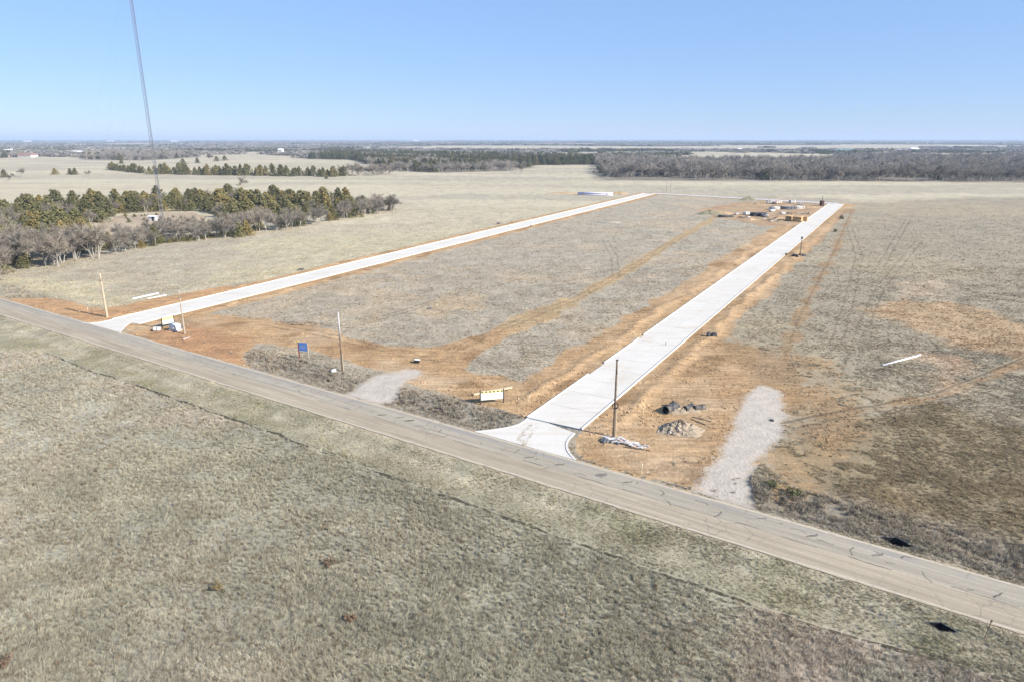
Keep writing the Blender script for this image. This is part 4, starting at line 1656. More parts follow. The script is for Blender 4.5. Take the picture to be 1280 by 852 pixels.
part('footing', MB().box((0, 0, 0.15), (2.6, 2.6, 0.5), taper=0.85), M['kerb'], mast)
part('cable_run', MB().tube((0.1, -0.35, 0.5), (0.1, -0.35, MH - 1), 0.05, 0.05, 5), M['darkgrey'], mast)
for k in range(3):
    a = R(35 + 120 * k)
    anc = (math.cos(a) * 62, math.sin(a) * 62, 0.2)
    for zt in (36, 70, 104):
        part('guy_wire', MB().tube(anc, (leg_xy[0][0] * 0, 0, zt), 0.012, 0.012, 3, False), M['galv'], mast)


def house(name, label, x, y, L, W, h, rh, rz, wall, roof, cat='house', group=None, door=True, wins=3):
    t = thing(name, label, cat, (x, y, hz(x, y)), rz, group)
    part('wall', MB().box((0, 0, h / 2), (L, W, h)), wall, t)
    o_ = 0.5
    mb_ = MB()
    vs_ = [(-L / 2 - o_, -W / 2 - o_, h), (L / 2 + o_, -W / 2 - o_, h), (L / 2 + o_, W / 2 + o_, h), (-L / 2 - o_, W / 2 + o_, h), (-L / 2 - o_, 0, h + rh), (L / 2 + o_, 0, h + rh)]
    mb_.add(vs_, [(0, 1, 5, 4), (2, 3, 4, 5), (0, 4, 3), (1, 2, 5), (3, 2, 1, 0)])
    part('roof', mb_, roof, t)
    if door:
        part('door', MB().box((L * 0.12, -W / 2 - 0.03, 1.05), (1.1, 0.1, 2.1)), M['dark'], t)
    for k in range(wins):
        xx_ = -L / 2 + L * (k + 0.6) / (wins + 0.2)
        if abs(xx_ - L * 0.12) < 1.4:
            continue
        part('window', MB().box((xx_, -W / 2 - 0.03, h * 0.55), (1.3, 0.1, 1.1)), M['dark'], t)
    return t


hx, hy = G(196, 276.5)
house('equipment_hut', 'small white equipment hut at the foot of the lattice mast', hx - 1.2, hy, 3.8, 2.4, 2.1, 0.4, R(-12), M['white'], M['roofw'], 'hut', None, True, 0)

far_houses = [(4, 197, 26, 12, 4.5, 3.5, 'wallt', 'roofg', 'tan house with grey roof at the far left edge', 'house'), (14, 195.5, 24, 12, 5, 3.5, 'wallw', 'roofg', 'pale house behind the tan one at the far left', 'house'),
              (24, 192.8, 26, 14, 6, 3, 'wallw', 'roofw', 'white-roofed building just left of the red-roofed house', 'house'), (33.5, 196.8, 34, 12, 4, 3.5, 'wallw', 'roofr', 'long pale house with a red roof far left', 'house'),
              (42, 196.3, 14, 9, 4, 2.5, 'wallw', 'roofr', 'small pale outbuilding right of the red-roofed house', 'shed'), (98, 192.8, 30, 14, 5, 3, 'wallw', 'roofw', 'white barn at the edge of the far left pasture', 'barn'),
              (12, 190.5, 30, 14, 5, 3.5, 'wallt', 'roofw', 'pale-roofed house highest up in the far left cluster', 'house'),
              (1055, 191.5, 40, 18, 5, 4, 'wallw', 'rooft', 'barn with a teal roof behind the long right wood', 'barn'), (1127, 190.2, 34, 14, 4, 4, 'wallw', 'roofg', 'pale farmhouse left of a tall white shed above the right wood', 'house'),
              (1142, 189.3, 30, 16, 6, 4, 'wallw', 'roofw', 'tall white shed beside the pale farmhouse above the right wood', 'shed'), (925, 189.6, 10, 10, 7, 3, 'wallw', 'roofw', 'small white shed on the tan field above the right wood', 'shed'),
              (351, 190, 14, 10, 6, 3, 'wallw', 'roofw', 'small white house at the top of the pale field right of the mast', 'house'), (35, 178.5, 60, 40, 14, 4, 'wallw', 'roofw', 'pale block on the hazy horizon at the far left', 'building'),
              (138, 178.2, 60, 40, 13, 4, 'wallw', 'roofw', 'pale block on the hazy horizon left of the mast', 'building'), (520, 177.0, 90, 40, 16, 4, 'wallw', 'roofw', 'white block on the hazy horizon near the middle', 'building'),
              (218, 178.0, 80, 40, 13, 4, 'wallw', 'roofw', 'pale block on the hazy horizon right of the mast', 'building')]
for (x, y, L, W, h, rh, wl_, rf, lb, ct) in far_houses:
    X0, Y0 = G(x, y)
    k = 1.0
    house('far_house' if ct == 'house' else 'far_' + ct, lb, X0, Y0, L, W, h, rh, R(random.uniform(-20, 20)), M[wl_], M[rf], ct)


# ------------------------------------------------------------------ utility poles
def pole(x, y, h, r, mat, label, rz=0):
    X0, Y0, Z0 = gp(x, y)
    t = thing('utility_pole', label, 'utility pole', (X0, Y0, Z0), rz)
    mb_ = MB()
    for k in range(6):
        mb_.tube((0, 0, -0.3 + (h + 0.3) * k / 6), (0, 0, -0.3 + (h + 0.3) * (k + 1) / 6), r * (1 - 0.06 * k), r * (1 - 0.06 * (k + 1)), 10, k == 5)
    part('shaft', mb_, mat, t, True)
    return t


t = pole(767, 546, 10.2, 0.17, M['pole'], 'dark bare utility pole with a hanging wire coil beside the right street')
mb = MB()
for k in range(4):
    mb.ring((-0.05 + 0.02 * k, -0.24 - 0.03 * k, 4.35), 0.36 + 0.015 * k, 0.028, 24, 5, (R(88), 0, R(4 * k)))
part('wire_coil', mb, M['black'], t, True)
part('conduit', MB().tube((0.22, -0.02, 0), (0.20, -0.02, 4.2), 0.055, 0.055, 8), M['timber'], t)
part('pole_cap', MB().box((0, 0, 10.22), (0.30, 0.30, 0.08)), M['darkgrey'], t)
t = pole(428, 464, 9.7, 0.15, M['pole'], 'tall brown utility pole with a pale upper half behind the blue sign')
t.children[0].name = 'shaft'
part('pale_sleeve', MB().tube((0, 0, 5.6), (0, 0, 9.75), 0.142, 0.115, 10), M['offwhite'], t, True)
part('guard', MB().tube((0.2, -0.1, 0), (0.2, -0.1, 3.1), 0.07, 0.07, 8), M['pole_new'], t)
t = pole(231, 417, 8.7, 0.16, M['pole_grey'], 'grey-tan utility pole beside the small yellow sign')
part('meter_box', MB().box((-0.22, -0.18, 1.6), (0.3, 0.22, 0.5)), M['galv'], t)
t = pole(134, 396, 9.3, 0.25, M['pole_new'], 'thick tan utility pole left of the left street entrance')
t = pole(627.5, 282, 6.0, 0.14, M['pole_grey'], 'short far pole beside the middle of the left street')
t = pole(833, 240.5, 7.5, 0.22, M['pole_grey'], 'far post at the bend of the left street, leftmost of two')
t = pole(838, 240.8, 7.0, 0.22, M['pole_grey'], 'far post at the bend of the left street, rightmost of two')

# street lamp far along the right street
X0, Y0, Z0 = gp(1000, 319)
t = thing('street_lamp', 'dark street lamp standing on the right verge far along the right street', 'street lamp', (X0, Y0, Z0), R(20))
part('post', MB().tube((0, 0, 0), (0, 0, 5.2), 0.11, 0.08, 8), M['darkpost'], t)
part('lamp_head', MB().box((0, 0, 5.55), (0.5, 0.5, 0.7), taper=0.6), M['darkpost'], t)
part('base', MB().box((0, 0, 0.25), (0.7, 0.7, 0.6), taper=0.6), M['darkpost'], t)


# ------------------------------------------------------------------ signs
def stroke_rows(parent, xs0, xs1, z0, z1, rows, mat, y, rr, cell=0.13):
    """rows of small dark marks, too small to read"""
    for k in range(rows):
        zc = z0 + (z1 - z0) * (k + 0.5) / rows
        mb_ = MB()
        x_ = xs0
        hh_ = (z1 - z0) / rows * 0.55
        while x_ < xs1:
            w_ = cell * rr.uniform(0.4, 0.9)
            mb_.box((x_ + w_ / 2, y, zc + rr.uniform(-0.01, 0.01)), (w_ * 0.45, 0.006, hh_ * rr.uniform(0.7, 1.0)))
            if rr.random() < 0.7:
                mb_.box((x_ + w_ * 0.7, y - 0.001, zc + hh_ * rr.choice((-0.35, 0.0, 0.35))), (w_ * 0.5, 0.006, hh_ * 0.22))
            x_ += w_ + cell * rr.uniform(0.2, 0.5)
        part('lettering', mb_, mat, parent)


rr = random.Random(3)
a0, a1 = np.array(G(600.5, 505)), np.array(G(629.5, 502.5))
mid = (a0 + a1) / 2
ang = math.atan2(a1[1] - a0[1], a1[0] - a0[0])
Wd = float(np.linalg.norm(a1 - a0))
t = thing('site_sign', 'white and yellow board sign on two dark posts left of the right street', 'sign', (mid[0], mid[1], hz(*mid)), ang)
for s_ in (-1, 1):
    part('post', MB().box((s_ * Wd / 2, 0, 1.0), (0.15, 0.15, 2.25)), M['darkpost'], t)
bd = part('board', MB().box((0, -0.02, 1.30), (Wd - 0.16, 0.06, 1.35)), M['cream'], t)
part('header_band', MB().box((0, -0.056, 1.83), (Wd - 0.2, 0.008, 0.26)), M['yellow'], bd)
for k in range(6):
    xk = (-0.42 + 0.168 * k) * Wd
    part('header_mark', MB().box((xk, -0.066, 1.83), (0.20, 0.006, 0.22), 0, rr.uniform(-0.2, 0.2)).box((xk + 0.06, -0.068, 1.76), (0.09, 0.006, 0.12)), M['ink'], bd)
stroke_rows(bd, -Wd * 0.30, Wd * 0.36, 1.15, 1.60, 1, M['greyink'], -0.058, rr, 0.26)
stroke_rows(bd, -Wd * 0.10, Wd * 0.18, 0.92, 1.12, 1, M['greyink'], -0.058, rr, 0.14)
b0, b1 = np.array(G(592, 494.5)), np.array(G(640, 485.5))
t = thing('timber_beam', 'pale timber beam lying on the soil behind the white board sign', 'beam', (b0[0], b0[1], hz(*b0)))
d_ = b1 - b0
ln = float(np.linalg.norm(d_))
part('beam', MB().box((d_[0] / 2, d_[1] / 2, 0.22), (ln, 0.28, 0.26), math.atan2(d_[1], d_[0])), M['timber'], t)
for q in (0.15, 0.85):
    part('bearer', MB().box((d_[0] * q, d_[1] * q, 0.04), (0.7, 0.15, 0.12), math.atan2(d_[1], d_[0]) + 1.57), M['pole'], t)

a0, a1 = np.array(G(203.5, 410)), np.array(G(218, 406.5))
mid = (a0 + a1) / 2
ang = math.atan2(a1[1] - a0[1], a1[0] - a0[0])
Wd = float(np.linalg.norm(a1 - a0))
t = thing('site_sign', 'small yellow and white board sign on two dark posts by the left street entrance', 'sign', (mid[0], mid[1], hz(*mid)), ang)
for s_ in (-1, 1):
    part('post', MB().box((s_ * Wd / 2, 0, 1.0), (0.15, 0.15, 2.2)), M['darkpost'], t)
bd = part('board', MB().box((0, -0.02, 1.30), (Wd - 0.16, 0.06, 1.3)), M['cream'], t)
part('header_band', MB().box((0, -0.056, 1.72), (Wd - 0.2, 0.008, 0.42)), M['yellow'], bd)
stroke_rows(bd, -Wd * 0.34, Wd * 0.34, 0.95, 1.4, 2, M['greyink'], -0.058, rr, 0.2)

a0, a1 = np.array(G(374.5, 448)), np.array(G(385.5, 449))
mid = (a0 + a1) / 2
ang = math.atan2(a1[1] - a0[1], a1[0] - a0[0])
Wd = float(np.linalg.norm(a1 - a0))
t = thing('blue_sign', 'blue board sign on two posts beside the tall brown pole', 'sign', (mid[0], mid[1], hz(*mid)), ang)
part('post', MB().box((-Wd / 2, 0, 1.4), (0.16, 0.14, 3.0)), M['redpost'], t)
part('post', MB().box((Wd / 2 + 0.1, 0, 1.3), (0.12, 0.12, 2.8)), M['pole_new'], t)
bd = part('board', MB().box((0, -0.02, 2.1), (Wd - 0.10, 0.06, 1.45)), M['blue'], t)
part('post_cap', MB().box((-Wd / 2 - 0.1, -0.02, 2.98), (0.42, 0.1, 0.26)), M['yellow'], t)
stroke_rows(bd, -Wd * 0.3, Wd * 0.3, 1.8, 2.4, 2, M['offwhite'], -0.056, rr, 0.12)


# ------------------------------------------------------------------ pipes, scrap and heaps beside the right street
def long_pipe(p0, p1, r, mat, label, name='white_pipe', cat='pipe', group=None):
    a, b = np.array(G(*p0)), np.array(G(*p1))
    z0, z1 = hz(*a) + r, hz(*b) + r
    t_ = thing(name, label, cat, (a[0], a[1], z0), 0, group)
    d__ = (b[0] - a[0], b[1] - a[1], z1 - z0)
    part('barrel', MB().tube((0, 0, 0), d__, r, r, 10), mat, t_, True)
    k_ = 0.05
    part('socket', MB().tube((d__[0] * (1 - k_), d__[1] * (1 - k_), d__[2] * (1 - k_)), d__, r * 1.25, r * 1.25, 10), mat, t_, True)
    return t_


long_pipe((1103, 457.5), (1150, 444.5), 0.16, M['white'], 'long white pipe lying alone in the grass of the right field')
long_pipe((165, 375), (198, 368), 0.22, M['white'], 'white pipe on the ground behind the left pole, the longer of two')
long_pipe((184, 374.5), (208, 370), 0.18, M['offwhite'], 'dusty pipe on the ground behind the left pole, the shorter of two')
long_pipe((745, 278.3), (778, 278.5), 0.13, M['offwhite'], 'white pipe lying in the middle of the field between the streets')

X0, Y0, Z0 = gp(778, 552)
t = thing('scrap_pile', 'heap of white and pinkish plastic offcuts at the foot of the dark utility pole', 'scrap pile', (X0, Y0, Z0), RANG)
for k in range(58):
    q = rr.gauss(0, 1)
    px, py = max(-2.4, min(2.9, q * 1.25 + 0.5)), rr.gauss(0, 0.32)
    ln = rr.uniform(0.5, 1.5)
    mt = M['white'] if k % 3 else (M['pink'] if k % 2 else M['offwhite'])
    part('offcut', MB().box((px, py, 0.10 + 0.3 * math.exp(-(px / 1.6) ** 2) * rr.random()), (ln, rr.uniform(0.06, 0.18), rr.uniform(0.03, 0.1)), rr.uniform(-0.6, 0.9), rr.uniform(-0.25, 0.25)), mt, t)
X0, Y0, Z0 = gp(757, 550.5)
t = thing('rubble_pile', 'small pile of grey broken concrete under the dark utility pole', 'rubble', (X0, Y0, Z0), RANG)
for k in range(26):
    px, py = rr.gauss(0, 0.6), rr.gauss(0, 0.3)
    s_ = rr.uniform(0.18, 0.42)
    part('chunk', MB().box((px, py, s_ * 0.3 + 0.1 * rr.random()), (s_, s_ * rr.uniform(0.5, 0.9), s_ * 0.6), rr.uniform(0, 3), rr.uniform(-0.5, 0.5), rr.uniform(-0.5, 0.5), 0.8), M['galv'] if k % 4 else M['darkgrey'], t)
X0, Y0, Z0 = gp(797, 561)
t = thing('plank', 'thin board lying on the soil below the white scrap heap', 'plank', (X0, Y0, Z0 + 0.06), RANG + 0.2)
part('board', MB().box((0, 0, 0), (3.2, 0.14, 0.05)).box((0, 0.1, 0.05), (2.8, 0.07, 0.05)), M['pole'], t)


def mound(name, label, x, y, L, W, h, rz, mat, cat='mound', rough=0.25, seed=1, px=None):
    X0, Y0 = G(x, y) if px is None else px
    t_ = thing(name, label, cat, (X0, Y0, hz(X0, Y0) - 0.05), rz)
    n_, m_ = 34, 14
    mb_ = MB()
    r_ = random.Random(seed)
    ph = [r_.uniform(0, 6.28) for _ in range(6)]
    for j in range(m_ + 1):
        rr_ = j / m_
        for i in range(n_):
            a = 2 * math.pi * i / n_
            wob_a = 1 + 0.16 * math.sin(2 * a + ph[0]) + 0.10 * math.sin(3 * a + ph[1]) + 0.06 * math.sin(7 * a + ph[2])
            z_ = h * (1 - rr_ ** 1.25) ** 1.25 + (r_.random() - 0.5) * rough * h * (1 - rr_) ** 0.5 * 1.2
            mb_.v.append((math.cos(a) * rr_ * L / 2 * wob_a, math.sin(a) * rr_ * W / 2 * wob_a, z_ if j < m_ else -0.15))
    for j in range(m_):
        for i in range(n_):
            a, b = j * n_ + i, j * n_ + (i + 1) % n_
            mb_.f.append((a, a + n_, b + n_, b))
    part('heap', mb_, mat, t_, False)
    return t_


t = mound('rubble_heap', 'low heap of stony pale soil in front of the dark ribbed pipes', 850, 536, 7.0, 5.0, 1.35, R(20), M['greysoil'], 'heap', 0.35, 5)
for k in range(70):
    a = rr.uniform(0, 6.28)
    q = math.sqrt(rr.random())
    px, py = math.cos(a) * q * 3.0 - 0.2, math.sin(a) * q * 2.2
    s_ = rr.uniform(0.10, 0.34)
    part('stone', MB().box((px, py, 1.35 * (1 - q ** 1.25) ** 1.25 + 0.03), (s_, s_ * 0.8, s_ * 0.7), rr.uniform(0, 3), rr.uniform(-.6, .6), rr.uniform(-.6, .6), 0.75), M['stone'], t)


def ribbed_pipe(p0, p1, rad, label):
    a, b = np.array(G(*p0)), np.array(G(*p1))
    t_ = thing('corrugated_pipe', label, 'pipe', (a[0], a[1], hz(*a)))
    d__ = Vector((b[0] - a[0], b[1] - a[1], 0))
    L = d__.length
    d__.normalize()
    qt = d__.to_track_quat('Z', 'Y')
    n_, st = 22, int(L / 0.11)

    def shell(rr_, inner):
        mb_ = MB()
        for i in range(st + 1):
            tt = rr_ * (1 + (0.05 if (i // 2) % 2 and not inner else 0.0))
            for j in range(n_):
                an = 2 * math.pi * j / n_
                v = qt @ Vector((math.cos(an) * tt, math.sin(an) * tt, L * i / st)) + Vector((0, 0, rad * 1.03))
                mb_.v.append(tuple(v))
        for i in range(st):
            for j in range(n_):
                q_ = (i * n_ + j, i * n_ + (j + 1) % n_, (i + 1) * n_ + (j + 1) % n_, (i + 1) * n_ + j)
                mb_.f.append(q_ if not inner else tuple(reversed(q_)))
        if inner:
            mb_.f.append(tuple(range((st // 2) * n_, (st // 2) * n_ + n_)))
        return mb_
    part('shell', shell(rad, False), M['ribbed'], t_)
    part('bore', shell(rad * 0.93, True), M['black'], t_)
    for e_ in (0.0, L):
        part('rim', MB().ring(tuple(d__ * e_ + Vector((0, 0, rad * 1.03))), rad * 0.965, 0.05, 22, 5, (0, 0, 0)) if False else rim_ring(d__ * e_ + Vector((0, 0, rad * 1.03)), qt, rad * 0.97), M['ribbed'], t_)
    return t_


def rim_ring(c__, qt, rad):
    mb_ = MB().ring((0, 0, 0), rad, 0.055, 22, 5)
    mb_.v = [tuple(qt @ Vector(v) + c__) for v in mb_.v]
    return mb_


mound('spoil_heap', 'irregular grey spoil heap half burying the dark ribbed pipes', 860, 513, 6.6, 2.6, 0.75, R(12), M['greysoil'], 'heap', 0.5, 21)
mound('spoil_heap', 'low dark spoil lump at the mouth of the largest ribbed pipe', 841, 508.5, 2.6, 1.6, 0.9, R(30), M['darksoil'], 'heap', 0.5, 22)
ribbed_pipe((832, 517), (845, 511), 0.55, 'large dark ribbed pipe with its black mouth facing the right street')
ribbed_pipe((856, 514.5), (865, 511), 0.42, 'smaller dark ribbed pipe, middle of the three beside the soil heap')
ribbed_pipe((868, 513.5), (880, 512), 0.36, 'smaller dark ribbed pipe, furthest right of the three beside the soil heap')
for k, (p0, p1, lb) in enumerate((((866, 521), (889, 527), 'thin board beside the dark ribbed pipes, the upper one'), ((864, 524), (882, 531), 'thin board beside the dark ribbed pipes, the lower one'))):
    a, b = np.array(G(*p0)), np.array(G(*p1))
    t = thing('plank', lb, 'plank', (a[0], a[1], hz(*a) + 0.05))
    d__ = b - a
    part('board', MB().box((d__[0] / 2, d__[1] / 2, 0.02), (float(np.linalg.norm(d__)), 0.16, 0.06), math.atan2(d__[1], d__[0])).box((d__[0] / 2, d__[1] / 2, 0.07), (0.4, 0.3, 0.05), math.atan2(d__[1], d__[0])), M['pole'], t)

# survey stakes
stakes = [(661, 502, 0.9, 'white survey stake on the soil right of the white board sign, tallest there'), (648, 499.5, 0.45, 'short pale survey stake between the board sign and the street'),
          (802, 589, 1.3, 'pale survey stake near the road below the white scrap heap'), (805.5, 567, 1.1, 'pale survey stake at the right end of the white scrap heap'),
          (804, 518, 1.0, 'pale survey stake between the dark pole and the dark ribbed pipes'), (115, 392, 1.1, 'pale survey stake left of the thick tan pole, rightmost of two'),
          (110, 390, 1.1, 'pale survey stake left of the thick tan pole, leftmost of two'), (832, 432, 0.8, 'dark low stake on the right edge of the right street')]
for (x, y, h, lb) in stakes:
    X0, Y0, Z0 = gp(x, y)
    t = thing('survey_stake', lb, 'stake', (X0, Y0, Z0), random.uniform(0, 1))
    m_ = M['darkpost'] if 'dark low' in lb else M['timber']
    part('shaft', MB().box((0, 0, h / 2), (0.07, 0.05, h), 0, 0.03).box((0, 0, -0.08), (0.05, 0.04, 0.2)), m_, t)
    part('ribbon', MB().box((0.03, 0, h - 0.1), (0.14, 0.06, 0.1)).box((0.12, 0.02, h - 0.2), (0.04, 0.02, 0.25), 0, 0.3), M['pink'] if m_ is M['timber'] else m_, t)

# little things by the poles and the gravel wedge
X0, Y0, Z0 = gp(417, 466)
t = thing('white_drum', 'small white drum tipped over in the weeds below the brown pole', 'drum', (X0, Y0, Z0), R(25))
part('barrel', MB().tube((-0.4, 0, 0.33), (0.4, 0, 0.36), 0.33, 0.33, 14), M['white'], t, True)
part('rim', MB().ring((-0.4, 0, 0.33), 0.32, 0.03, 14, 5, (0, R(90), 0)), M['darkgrey'], t)
X0, Y0, Z0 = gp(521, 453)
t = thing('site_crate', 'black and white crate on the track at the end of the gravel wedge', 'crate', (X0, Y0, Z0), R(10))
part('box', MB().box((0, 0, 0.25), (0.9, 0.6, 0.5)), M['black'], t)
part('lid', MB().box((0.1, 0, 0.53), (0.95, 0.62, 0.06), 0, 0.12), M['white'], t)
# junk beside the yellow sign
X0, Y0, Z0 = gp(220, 413)
t = thing('white_tank', 'white plastic tank with a dark opening beside the small yellow sign', 'tank', (X0, Y0, Z0), R(-20))
part('shell', MB().tube((-0.9, 0, 0.75), (0.7, 0, 0.75), 0.75, 0.75, 16), M['white'], t, True)
part('opening', MB().tube((-0.91, 0, 0.75), (-0.97, 0, 0.75), 0.55, 0.55, 14), M['dark'], t)
part('cradle', MB().box((-0.1, 0, 0.12), (2.2, 1.3, 0.25)), M['offwhite'], t)
X0, Y0, Z0 = gp(196.5, 412)
t = thing('white_block', 'pale block lying left of the small yellow sign', 'block', (X0, Y0, Z0), R(15))
part('block', MB().box((0, 0, 0.3), (1.3, 0.9, 0.6), 0, 0.08, 0, 0.9), M['offwhite'], t)
part('strap', MB().box((0, 0, 0.3), (0.12, 0.96, 0.64), 0, 0.08, 0, 0.9), M['galv'], t)
a, b = np.array(G(229.5, 423)), np.array(G(246, 418))
t = thing('board_stack', 'stack of pinkish boards on the red soil at the grey-tan pole', 'boards', (a[0], a[1], hz(*a)))
d__ = b - a
for k in range(4):
    part('board', MB().box((d__[0] / 2 + rr.uniform(-.2, .2), d__[1] / 2 + (k % 2) * 0.35 - 0.2, 0.08 + 0.1 * (k // 2)), (float(np.linalg.norm(d__)) * rr.uniform(0.8, 1), 0.32, 0.09), math.atan2(d__[1], d__[0]) + rr.uniform(-.04, .04)), M['pink'], t)

# brush pile at the edge of the middle field
X0, Y0, Z0 = gp(383, 406)
t = thing('brush_pile', 'low tangle of dead branches and clods left of the tall brown pole', 'brush pile', (X0, Y0, Z0), R(-14))
part('clods', MB().box((0, 0, 0.1), (7, 1.1, 0.4), 0, 0, 0, 0.7), M['soil'], t)
for k in range(60):
    px, py = rr.uniform(-6.0, 6.5), rr.gauss(0, 0.6)
    a = rr.uniform(-0.7, 0.7) + (math.pi if rr.random() < 0.5 else 0)
    ln = rr.uniform(0.8, 2.4)
    z0 = rr.uniform(0.05, 0.5)
    part('branch', MB().tube((px, py, z0), (px + math.cos(a) * ln, py + math.sin(a) * ln, max(0.03, z0 + rr.uniform(-0.3, 0.45))), 0.07, 0.025, 5), M['branch'], t)

# dark clods and dumped lumps along the streets
lumps = [(892, 421, 1.6, 'dark lump of debris on the right verge of the right street'), (376, 337.5, 1.3, 'dark lump on the upper verge of the left street'), (665, 283.5, 1.6, 'red-brown clod on the lower verge of the left street'),
         (623, 279.8, 1.4, 'dark lump beside the short far pole'), (996, 321.5, 2.2, 'dark pile beside the far street lamp, the larger one'), (1004, 320, 1.6, 'dark pile beside the far street lamp, the smaller one'),
         (983, 319, 1.0, 'low green clump on the right kerb before the street lamp'), (536, 386, 0.8, 'dark clod alone in the field between the streets'), (63.5, 239.5, 2.6, 'black speck of a bush alone in the left pasture'),
         (408, 223.8, 4.0, 'dark bush alone before the right end of the cedar row'), (1052, 274, 2.6, 'green weedy clump on the far right verge of the right street'), (1044, 290, 1.8, 'smaller green clump on the right verge before the weedy one'),
         (966, 525.5, 0.5, 'small dark clod lying on the pale gravel pad')]
for k, (x, y, s_, lb) in enumerate(lumps):
    X0, Y0, Z0 = gp(x, y)
    green = 'green' in lb or 'bush' in lb
    t = thing('weed_clump' if green else 'soil_clod', lb, 'bush' if green else 'clod', (X0, Y0, Z0), rr.uniform(0, 3))
    if green:
        mb_ = MB()
        leaf_quads(mb_, (0, 0, s_ * 0.3), s_ * 0.5, 90, s_ * 0.12, rr)
        part('foliage', mb_, M['weed'], t)
        part('stem', MB().tube((0, 0, -0.1), (0, 0, s_ * 0.4), 0.06, 0.03, 5), M['bark'], t)
    else:
        mb_ = MB()
        for q in range(5):
            mb_.box((rr.gauss(0, s_ * 0.28), rr.gauss(0, s_ * 0.2), s_ * 0.16), (s_ * rr.uniform(.35, .6), s_ * rr.uniform(.3, .5), s_ * rr.uniform(.25, .45)), rr.uniform(0, 3), rr.uniform(-.4, .4), rr.uniform(-.4, .4), 0.7)
        part('lump', mb_, M['soil'] if 'red' in lb else M['darkgrey'], t)


# ------------------------------------------------------------------ material yard at the far end of the right street
def stack(px, label, name, cat, n_long, n_row, size, mat, rz, group=None, gap=0.06):
    X0, Y0, Z0 = gp(*px)
    t_ = thing(name, label, cat, (X0, Y0, Z0), rz, group)
    part('bearer', MB().box((-size[0] * 0.3, 0, 0.07), (0.2, size[1] * n_long * 1.05, 0.14)).box((size[0] * 0.3, 0, 0.07), (0.2, size[1] * n_long * 1.05, 0.14)), M['pole'], t_)
    for j in range(n_row):
        for i in range(n_long):
            part('piece', MB().box((rr.uniform(-.1, .1), (i - (n_long - 1) / 2) * size[1], 0.14 + (j + 0.5) * size[2]), (size[0] * rr.uniform(0.93, 1), size[1] - gap, size[2] - gap)), mat, t_)
    return t_


stack((986, 275.5), 'orange lumber stack in the material yard, leftmost of three', 'lumber_stack', 'lumber', 2, 4, (4.5, 1.3, 0.5), M['lumber'], R(60))
stack((997, 277), 'orange lumber stack in the material yard, middle of three', 'lumber_stack', 'lumber', 3, 4, (4.6, 1.3, 0.55), M['lumber'], R(55))
stack((1005.5, 276.5), 'orange lumber stack in the material yard nearest the street', 'lumber_stack', 'lumber', 2, 4, (4.5, 1.2, 0.5), M['lumber'], R(62))


def pipe_bundle(px, label, n_w, n_h, r, L, mat, rz, name='pipe_bundle', cat='pipes'):
    X0, Y0, Z0 = gp(*px)
    t_ = thing(name, label, cat, (X0, Y0, Z0), rz)
    for j in range(n_h):
        for i in range(n_w - (j % 2)):
            y_ = (i - (n_w - 1) / 2 + 0.5 * (j % 2)) * 2 * r
            part('pipe', MB().tube((-L / 2 + rr.uniform(-.2, .2), y_, r + j * 1.78 * r), (L / 2, y_, r + j * 1.78 * r), r, r, 8), mat, t_, True)
    for q in (-0.35, 0.35):
        part('band', MB().box((q * L, 0, r * n_h), (0.12, 2 * r * n_w + 0.06, 2 * r * n_h * 0.96 + 0.06)), M['pole'], t_)
    return t_


pipe_bundle((744, 244.5), 'long stack of white pipes lying on bare soil behind the left street', 6, 3, 0.34, 23, M['lav'], R(-14))
pipe_bundle((969, 262), 'white pipe bundle at the back of the material yard, leftmost', 6, 3, 0.26, 6, M['offwhite'], R(20))
pipe_bundle((983, 262), 'grey pipe bundle at the back of the material yard, middle', 5, 3, 0.28, 7, M['galv'], R(-10))
pipe_bundle((997, 261), 'white pipe bundle at the back of the material yard, rightmost', 6, 3, 0.26, 7, M['offwhite'], R(25))
pipe_bundle((946, 270), 'dark grey pipe bundle in the material yard, the left one', 5, 3, 0.3, 6, M['darkgrey'], R(15))
pipe_bundle((954, 270.5), 'dark grey pipe bundle in the material yard, the right one', 5, 3, 0.3, 5, M['galv'], R(80))
pipe_bundle((907, 271.5), 'low row of dark pipes on the left rim of the material yard', 5, 2, 0.24, 7, M['darkgrey'], R(-5))
for (px, lb, m_, s_) in (((933, 268.5), 'white wrapped pallet left of the dark pipe bundles', 'white', 3.2), ((921, 268.5), 'small pale wrapped pallet beside the low dark pipes', 'offwhite', 2.2), ((957.5, 271.5), 'bright white wrapped pallet before the dark pipe bundles', 'white', 2.4),
                         ((978.5, 268), 'white wrapped pallet just left of the lumber stacks', 'white', 2.4), ((963, 254.5), 'tall pale frame of crates at the back left of the yard', 'offwhite', 4.5), ((972, 255), 'tall pale frame of crates at the back middle of the yard', 'pink', 4.2),
                         ((990, 254.5), 'pale crate stack at the back right of the yard', 'offwhite', 3.6), ((1000, 256), 'low pale crate nearest the far street corner', 'offwhite', 2.6), ((965, 264.5), 'white sheet-covered load before the left white pipes', 'white', 3.0)):
    X0, Y0, Z0 = gp(*px)
    t = thing('wrapped_pallet' if 'crate' not in lb else 'crate_stack', lb, 'pallet' if 'crate' not in lb else 'crates', (X0, Y0, Z0), rr.uniform(-0.5, 0.5))
    part('deck', MB().box((0, 0, 0.09), (s_ * 1.05, s_ * 0.8, 0.16)), M['pole'], t)
    for q in range(3):
        part('load', MB().box(((q - 1) * s_ * 0.33, rr.uniform(-.1, .1), 0.2 + s_ * 0.22 * rr.uniform(0.7, 1.2)), (s_ * 0.26 * rr.uniform(0.6, 1.1), s_ * 0.6, s_ * 0.4 * rr.uniform(0.4, 1.3)), rr.uniform(-.1, .1)), M[m_], t)
